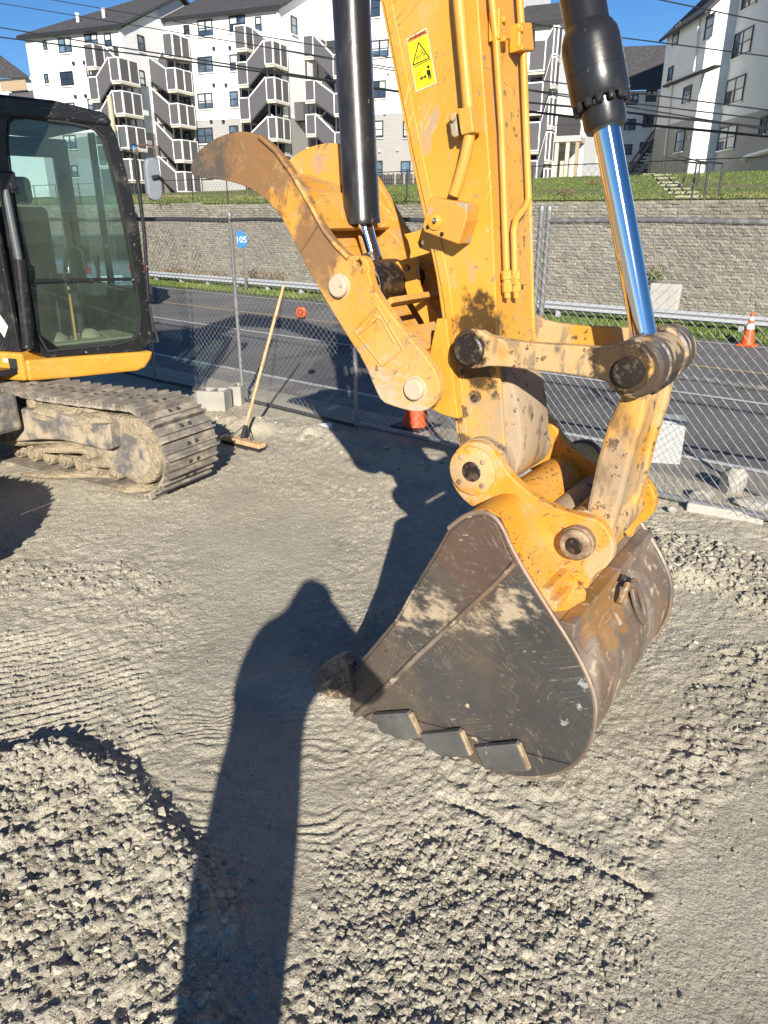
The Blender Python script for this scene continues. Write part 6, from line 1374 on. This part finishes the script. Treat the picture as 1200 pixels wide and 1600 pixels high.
# orange tape measure hooked on the fence
tp = onp(471, 488, NV, 4.455)
tm = thing('tape_measure', 'orange tape measure hooked on the fence mesh', 'tape measure', tp)
TMF = Fr(tp, (.97, -.24, 0), (-.24, -.97, 0))
put('case', MB().ext([TMF(x, -.02, z) for x, z in smooth_poly([(-.042, -.035), (.042, -.04), (.046, .02), (.02, .045), (-.035, .043)], 1)], TMF.Y * .045), orange, tm, bevel=.008)
put('label_ring', MB().lathe(TMF(0, .0255, .002), TMF.Y, [(0, .027), (.002, .026)], 20), rubber, tm); put('label_disc', MB().lathe(TMF(0, .0278, .002), TMF.Y, [(0, .016), (.001, .015)], 16), orange, tm)
put('belt_clip', MB().box(TMF, (-.012, .012), (-.026, -.0205), (-.06, .01)), rubber, tm); put('foot', MB().box(TMF, (-.03, .03), (-.015, .018), (-.054, -.037)), rubber, tm)
# parked car across the road, seen through the cab
cp_ = Vector((-6.6, 16.6, 0)); CAf = Fr(cp_, RV, -NV)
CR_ = Fr(cp_, Vector((.60, -.80, 0)), Vector((.80, .60, 0)))
car = thing('parked_car', 'silver car seen from behind through the cab glass', 'car', cp_)
silver = mat('silver car paint', (0.42, 0.44, 0.47), 0.25, .6, coat=.5)
bodyp = [(-1.7, .22), (1.85, .22), (2.0, .5), (1.95, .75), (1.85, .88), (1.2, .95), (.5, 1.40), (-1.0, 1.42), (-1.75, 1.0), (-2.0, .9), (-2.02, .45)]
f2 = Fr(cp_, -CR_.X, CR_.Y)
put('body', MB().ext([f2(x, -.8, z) for x, z in [(-1.9, .22), (1.9, .22), (2.02, .45), (2.0, .70), (1.85, .88), (.9, .92), (-1.75, .92), (-1.98, .86), (-2.02, .45)]], f2.Y * 1.6), silver, car, bevel=.08)
put('cabin', MB().ext([f2(x, -.72, z) for x, z in [(.95, .90), (.3, 1.34), (-1.3, 1.36), (-1.85, .90)]], f2.Y * 1.44), mat('dark car glass', (0.02, 0.025, 0.03), .08, spec=.8), car, bevel=.06)
put('roof', MB().ext([f2(x, -.66, z) for x, z in [(.28, 1.345), (-1.28, 1.365), (-1.2, 1.40), (.2, 1.385)]], f2.Y * 1.32), silver, car, bevel=.015)
tail = mat('red tail lamp', (0.5, 0.01, 0.01), .25)
for s_ in (-1, 1): put('tail_lamp', MB().ext([f2(-1.9, s_ * .55 - .2, z) for z in ()] or [f2(-2.025, s_ * .56 - .18, .70), f2(-2.025, s_ * .56 + .18, .70), f2(-2.025, s_ * .56 + .18, .82), f2(-2.025, s_ * .56 - .18, .82)], f2.X * .06), tail, car)
put('licence_plate', MB().box(f2, (-2.036, -2.026), (-.22, .22), (.52, .64)), whs, car); put('bumper', MB().box(f2, (-2.09, -1.95), (-.78, .78), (.24, .44)), rubber, car, bevel=.03)
for x in (-1.2, 1.25):
    for s_ in (-1, 1):
        wl_ = put('wheel', MB().lathe(f2(x, s_ * .70, .30), f2.Y * s_, [(0, .26), (.02, .3), (.13, .3), (.15, .27)], 24), rubber, car, smooth=True)
        put('rim', MB().lathe(f2(x, s_ * .845, .30), f2.Y * s_, [(0, .19), (.012, .16)], 20), silver, wl_)
# white box, rubble, kerb piece behind and under the fence
wb_ = gnd(1037, 724); wbx = thing('utility_box', 'pale blank utility box behind the chain-link fence', 'box', wb_)
wbm = mat('pale grey box', (0.38, 0.385, 0.375), .7, bump=((50, .001, 3),)); WBF = Fr(wb_, (.97, -.24, 0), (.24, .97, 0))
put('body', MB().box(WBF, (-.115, .115), (0, .2), (-.02, .30)), wbm, wbx, bevel=.008); put('lid', MB().box(WBF, (-.12, .12), (-.006, .205), (.302, .325)), wbm, wbx, bevel=.004)
def rock(p, s, lab, name='broken_concrete', cat='rubble', mm=None, seed=0):
    rg = random.Random(seed); bm = bmesh.new(); bmesh.ops.create_icosphere(bm, subdivisions=2, radius=1)
    V = []
    ns = [Vector((rg.gauss(0, 1), rg.gauss(0, 1), rg.gauss(0, 1))).normalized() for _ in range(9)]; ds = [rg.uniform(.5, .85) for _ in ns]
    for v in bm.verts:
        q = v.co.copy()
        for n_, d0_ in zip(ns, ds):
            k = q.dot(n_)
            if k > d0_: q = q - n_ * (k - d0_)
        V.append(p + Vector((q.x * s[0], q.y * s[1], q.z * s[2])) * (1 + rg.uniform(-.03, .03)))
    Fq = [tuple(x.index for x in f.verts) for f in bm.faces]; bm.free()
    o = put(name, MB().add(V, Fq), mm or cmu, None, loc=p); return tag(o, lab, cat, 'broken concrete beside the fence')
for i, (x, y, s, lab) in enumerate(((1142, 772, (.10, .09, .13), 'tallest upright chunk of broken concrete behind the fence'), (1098, 783, (.09, .08, .05), 'low tilted slab of broken concrete behind the fence, left of the tallest chunk'), (1178, 795, (.15, .08, .05), 'flat chunk of broken concrete behind the fence nearest the right edge'), (1050, 800, (.035, .03, .028), 'small pale stone on the dirt just inside the fence'))):
    p = gnd(x, y); p.z = gz(p.x, p.y) + s[2] * .5; rock(p, s, lab, seed=i + 3)
kb0, kb1 = gnd(1072, 797), gnd(1192, 818); kd = (kb1 - kb0); kd.z = 0; kl = kd.length; kd.normalize()
o = put('kerb_piece', MB().box(Fr(kb0, kd, (-kd.y, kd.x, 0)), (0, kl), (-.02, .07), (-.01, .055)), kerb_m, None, bevel=.012, loc=kb0); tag(o, 'long pale strip of broken kerb lying under the bottom rail', 'kerb')
# concrete slab against the wall, plants
sl_ = onp(1030, 502, NV, 13.4); o = put('concrete_slab', MB().box(Fr(Vector((sl_.x, sl_.y, 0)), RV, NV, Vector((.08, .12, 1))), (-.27, .27), (0, .12), (0, .62)), kerb_m, None, bevel=.02, loc=Vector((sl_.x, sl_.y, 0))); tag(o, 'buff concrete slab standing behind the guardrail against the wall', 'slab')
dry = mat('dry brown stems', (0.17, 0.12, 0.06), .9, island=.3)
leaf_m = mat('weed leaves', (0.08, 0.12, 0.025), .8, island=.3)
def bush(p, r, hgt_, lab, n, mm, name='weed_clump'):
    t = thing(name, lab, 'plant', p); V = []; F = []; rg = random.Random(int(p.x * 100))
    sm = MB()
    for k in range(9):
        a = rg.uniform(0, 6.28); q = p + Vector((math.cos(a) * r * .7, math.sin(a) * r * .7, hgt_ * rg.uniform(.6, 1)))
        sm.tube([p, p.lerp(q, .5) + Z * hgt_ * .15, q], [.006, .005, .003], 5)
    put('stems', sm, dry, t); lm = MB()
    for k in range(n):
        a = rg.uniform(0, 6.28); rr_ = r * math.sqrt(rg.random()); c = p + Vector((math.cos(a) * rr_, math.sin(a) * rr_, hgt_ * rg.uniform(.1, 1) * (1 - .4 * rr_ / r)))
        d1 = Vector((rg.gauss(0, 1), rg.gauss(0, 1), rg.gauss(0, 1))).normalized(); d2 = d1.orthogonal(); s = rg.uniform(.012, .028)
        lm.add([c - d1 * s * 1.6, c + d2 * s * .6, c + d1 * s * 1.6, c - d2 * s * .6], [(0, 1, 2, 3)])
    put('leaves', lm, mm, t)['kind'] = 'stuff'
for x, y, v, r, h_, lab, n, mm in ((405, 444, 13.3, .75, .38, 'dry brown bush at the wall foot behind the broom handle', 420, dry), (330, 438, 13.4, .6, .25, 'low dry weeds at the wall foot left of the route sign', 260, dry), (1022, 462, 13.75, .16, .42, 'thin green weed sprouting above the buff slab', 90, leaf_m), (270, 436, 13.4, .5, .25, 'low dry weeds at the wall foot beside the cab', 240, dry)):
    p = onp(x, y, NV, v); p.z = .09 if x < 1000 else .55; bush(p, r, h_, lab, n, mm)
for x, y, lab in ((268, 318, 'trailing weeds spilling over the wall top beside the mirror'), (460, 320, 'trailing weeds over the wall top behind the thumb'), (612, 315, 'weeds on the wall top right of the thumb cylinder')):
    p = onp(x, y, NV, 14.25); p.z = 2.02; bush(p, .5, .28, lab, 300, leaf_m)
for x, y, Yd, lab in ((926, 289, 30, 'dark low plant on the grass slope left of the chrome rod'), (882, 308, 24, 'small dark plant just above the wall top right of the stick')):
    p = hill_hit(x, y); bush(p, .35, .3, lab, 200, dry)
# timber utility pole between the stair towers
up_ = HFp(188, 290, 40); o = thing('utility_pole', 'bare timber utility pole in front of the stair towers above the cab', 'pole', up_)
put('shaft', MB().lathe(up_, Z, [(0, .17), (HFp(188, 150, 40).z - up_.z, .12)], 12), mat('pale pole timber', (0.42, 0.36, 0.25), .9), o, smooth=True)
# flat black patch in place of a cast shadow behind the bucket link
rb = gnd(905, 735); o = put('shadow_patch', MB().ext([Vector((rb.x + x, rb.y + y, .012)) for x, y in smooth_poly([(-.20, -.04), (-.05, -.12), (.16, -.10), (.22, .04), (.05, .12), (-.14, .10)], 1)], Z * .02), rubber, None, bevel=.006, loc=rb); tag(o, 'flat black patch standing in for a shadow on the shoulder behind the bucket link', 'shadow patch')
pt_ = gnd(508, 668, .06); o = put('crumpled_wrapper', MB().ext([pt_ + Vector((x, y, z)) for x, y, z in ((-.06, -.03, -.02), (0, -.04, .01), (.06, -.02, -.01), (.05, .04, .02), (-.02, .03, 0), (-.06, .02, .01))], Z * .015), whs, None, loc=pt_); tag(o, 'crumpled white wrapper on the dirt in the shade by the fence', 'wrapper')

# ------------------------------------------------------------------ the person taking the picture, whose shadow lies on the gravel
px0, py0 = -.25, -.42
per = thing('person', 'standing person in a dark jacket holding both hands up, casting the long shadow', 'person', (px0, py0, gz(px0, py0)))
g0 = gz(px0, py0)
joints = {'pel': (0, 0, .96, .135), 'wai': (0, 0, 1.12, .135), 'che': (.04, 0, 1.27, .14), 'nec': (.10, .01, 1.38, .10), 'hd1': (.15, .03, 1.46, .10), 'hd2': (.19, .04, 1.54, .09),
  'hl': (-.065, 0, .88, .09), 'kl': (-.05, .02, .50, .058), 'al': (-.04, 0, .09, .05), 'tl': (-.07, .14, .035, .038), 'hr': (.065, 0, .88, .09), 'kr': (.05, .02, .50, .058), 'ar': (.045, 0, .09, .045), 'tr': (.07, .14, .035, .038),
  'sl': (-.07, 0, 1.27, .08), 'el': (-.10, .12, 1.08, .055), 'wl': (.04, .28, 1.24, .034), 'pl': (.08, .31, 1.30, .035), 'sr': (.25, 0, 1.32, .09), 'er': (.38, .12, 1.16, .075), 'wr': (.26, .28, 1.26, .04), 'pr': (.21, .31, 1.31, .035)}
ed = [('pel', 'wai'), ('wai', 'che'), ('che', 'nec'), ('nec', 'hd1'), ('hd1', 'hd2'), ('pel', 'hl'), ('hl', 'kl'), ('kl', 'al'), ('al', 'tl'), ('pel', 'hr'), ('hr', 'kr'), ('kr', 'ar'), ('ar', 'tr'), ('che', 'sl'), ('sl', 'el'), ('el', 'wl'), ('wl', 'pl'), ('che', 'sr'), ('sr', 'er'), ('er', 'wr'), ('wr', 'pr')]
for side_, sx_ in (('l', -1), ('r', 1)):           # four fingers and a thumb on each hand
    bx, by, bz_, _ = joints['p' + side_]
    for i in range(4):
        joints['f%s%d' % (side_, i)] = (bx - sx_ * .03 + sx_ * 0, by + .03 - .012 * i, bz_ + .045 - .018 * i, .0095); joints['g%s%d' % (side_, i)] = (bx - sx_ * .065, by + .035 - .012 * i, bz_ + .05 - .018 * i, .0085)
        ed += [('p' + side_, 'f%s%d' % (side_, i)), ('f%s%d' % (side_, i), 'g%s%d' % (side_, i))]
    joints['t1' + side_] = (bx - sx_ * .02, by - .02, bz_ + .045, .011); joints['t2' + side_] = (bx - sx_ * .045, by - .005, bz_ + .065, .009); ed += [('p' + side_, 't1' + side_), ('t1' + side_, 't2' + side_)]
ks = list(joints); me = bpy.data.meshes.new('body'); me.from_pydata([joints[k][:3] for k in ks], [(ks.index(a), ks.index(b)) for a, b in ed], [])
cloth = mat('dark jacket cloth', (0.03, 0.035, 0.05), .9); me.materials.append(cloth)
bo_ = bpy.data.objects.new('body', me); COL.objects.link(bo_); bo_.parent = per; bo_.location = (0, 0, 0); WL['body'] = WL[per.name]
sk_ = bo_.modifiers.new('skin', 'SKIN'); sk_.use_smooth_shade = True
for i, k in enumerate(ks): me.skin_vertices[0].data[i].radius = (joints[k][3],) * 2
me.skin_vertices[0].data[0].use_root = True
bo_.modifiers.new('sub', 'SUBSURF').levels = 1
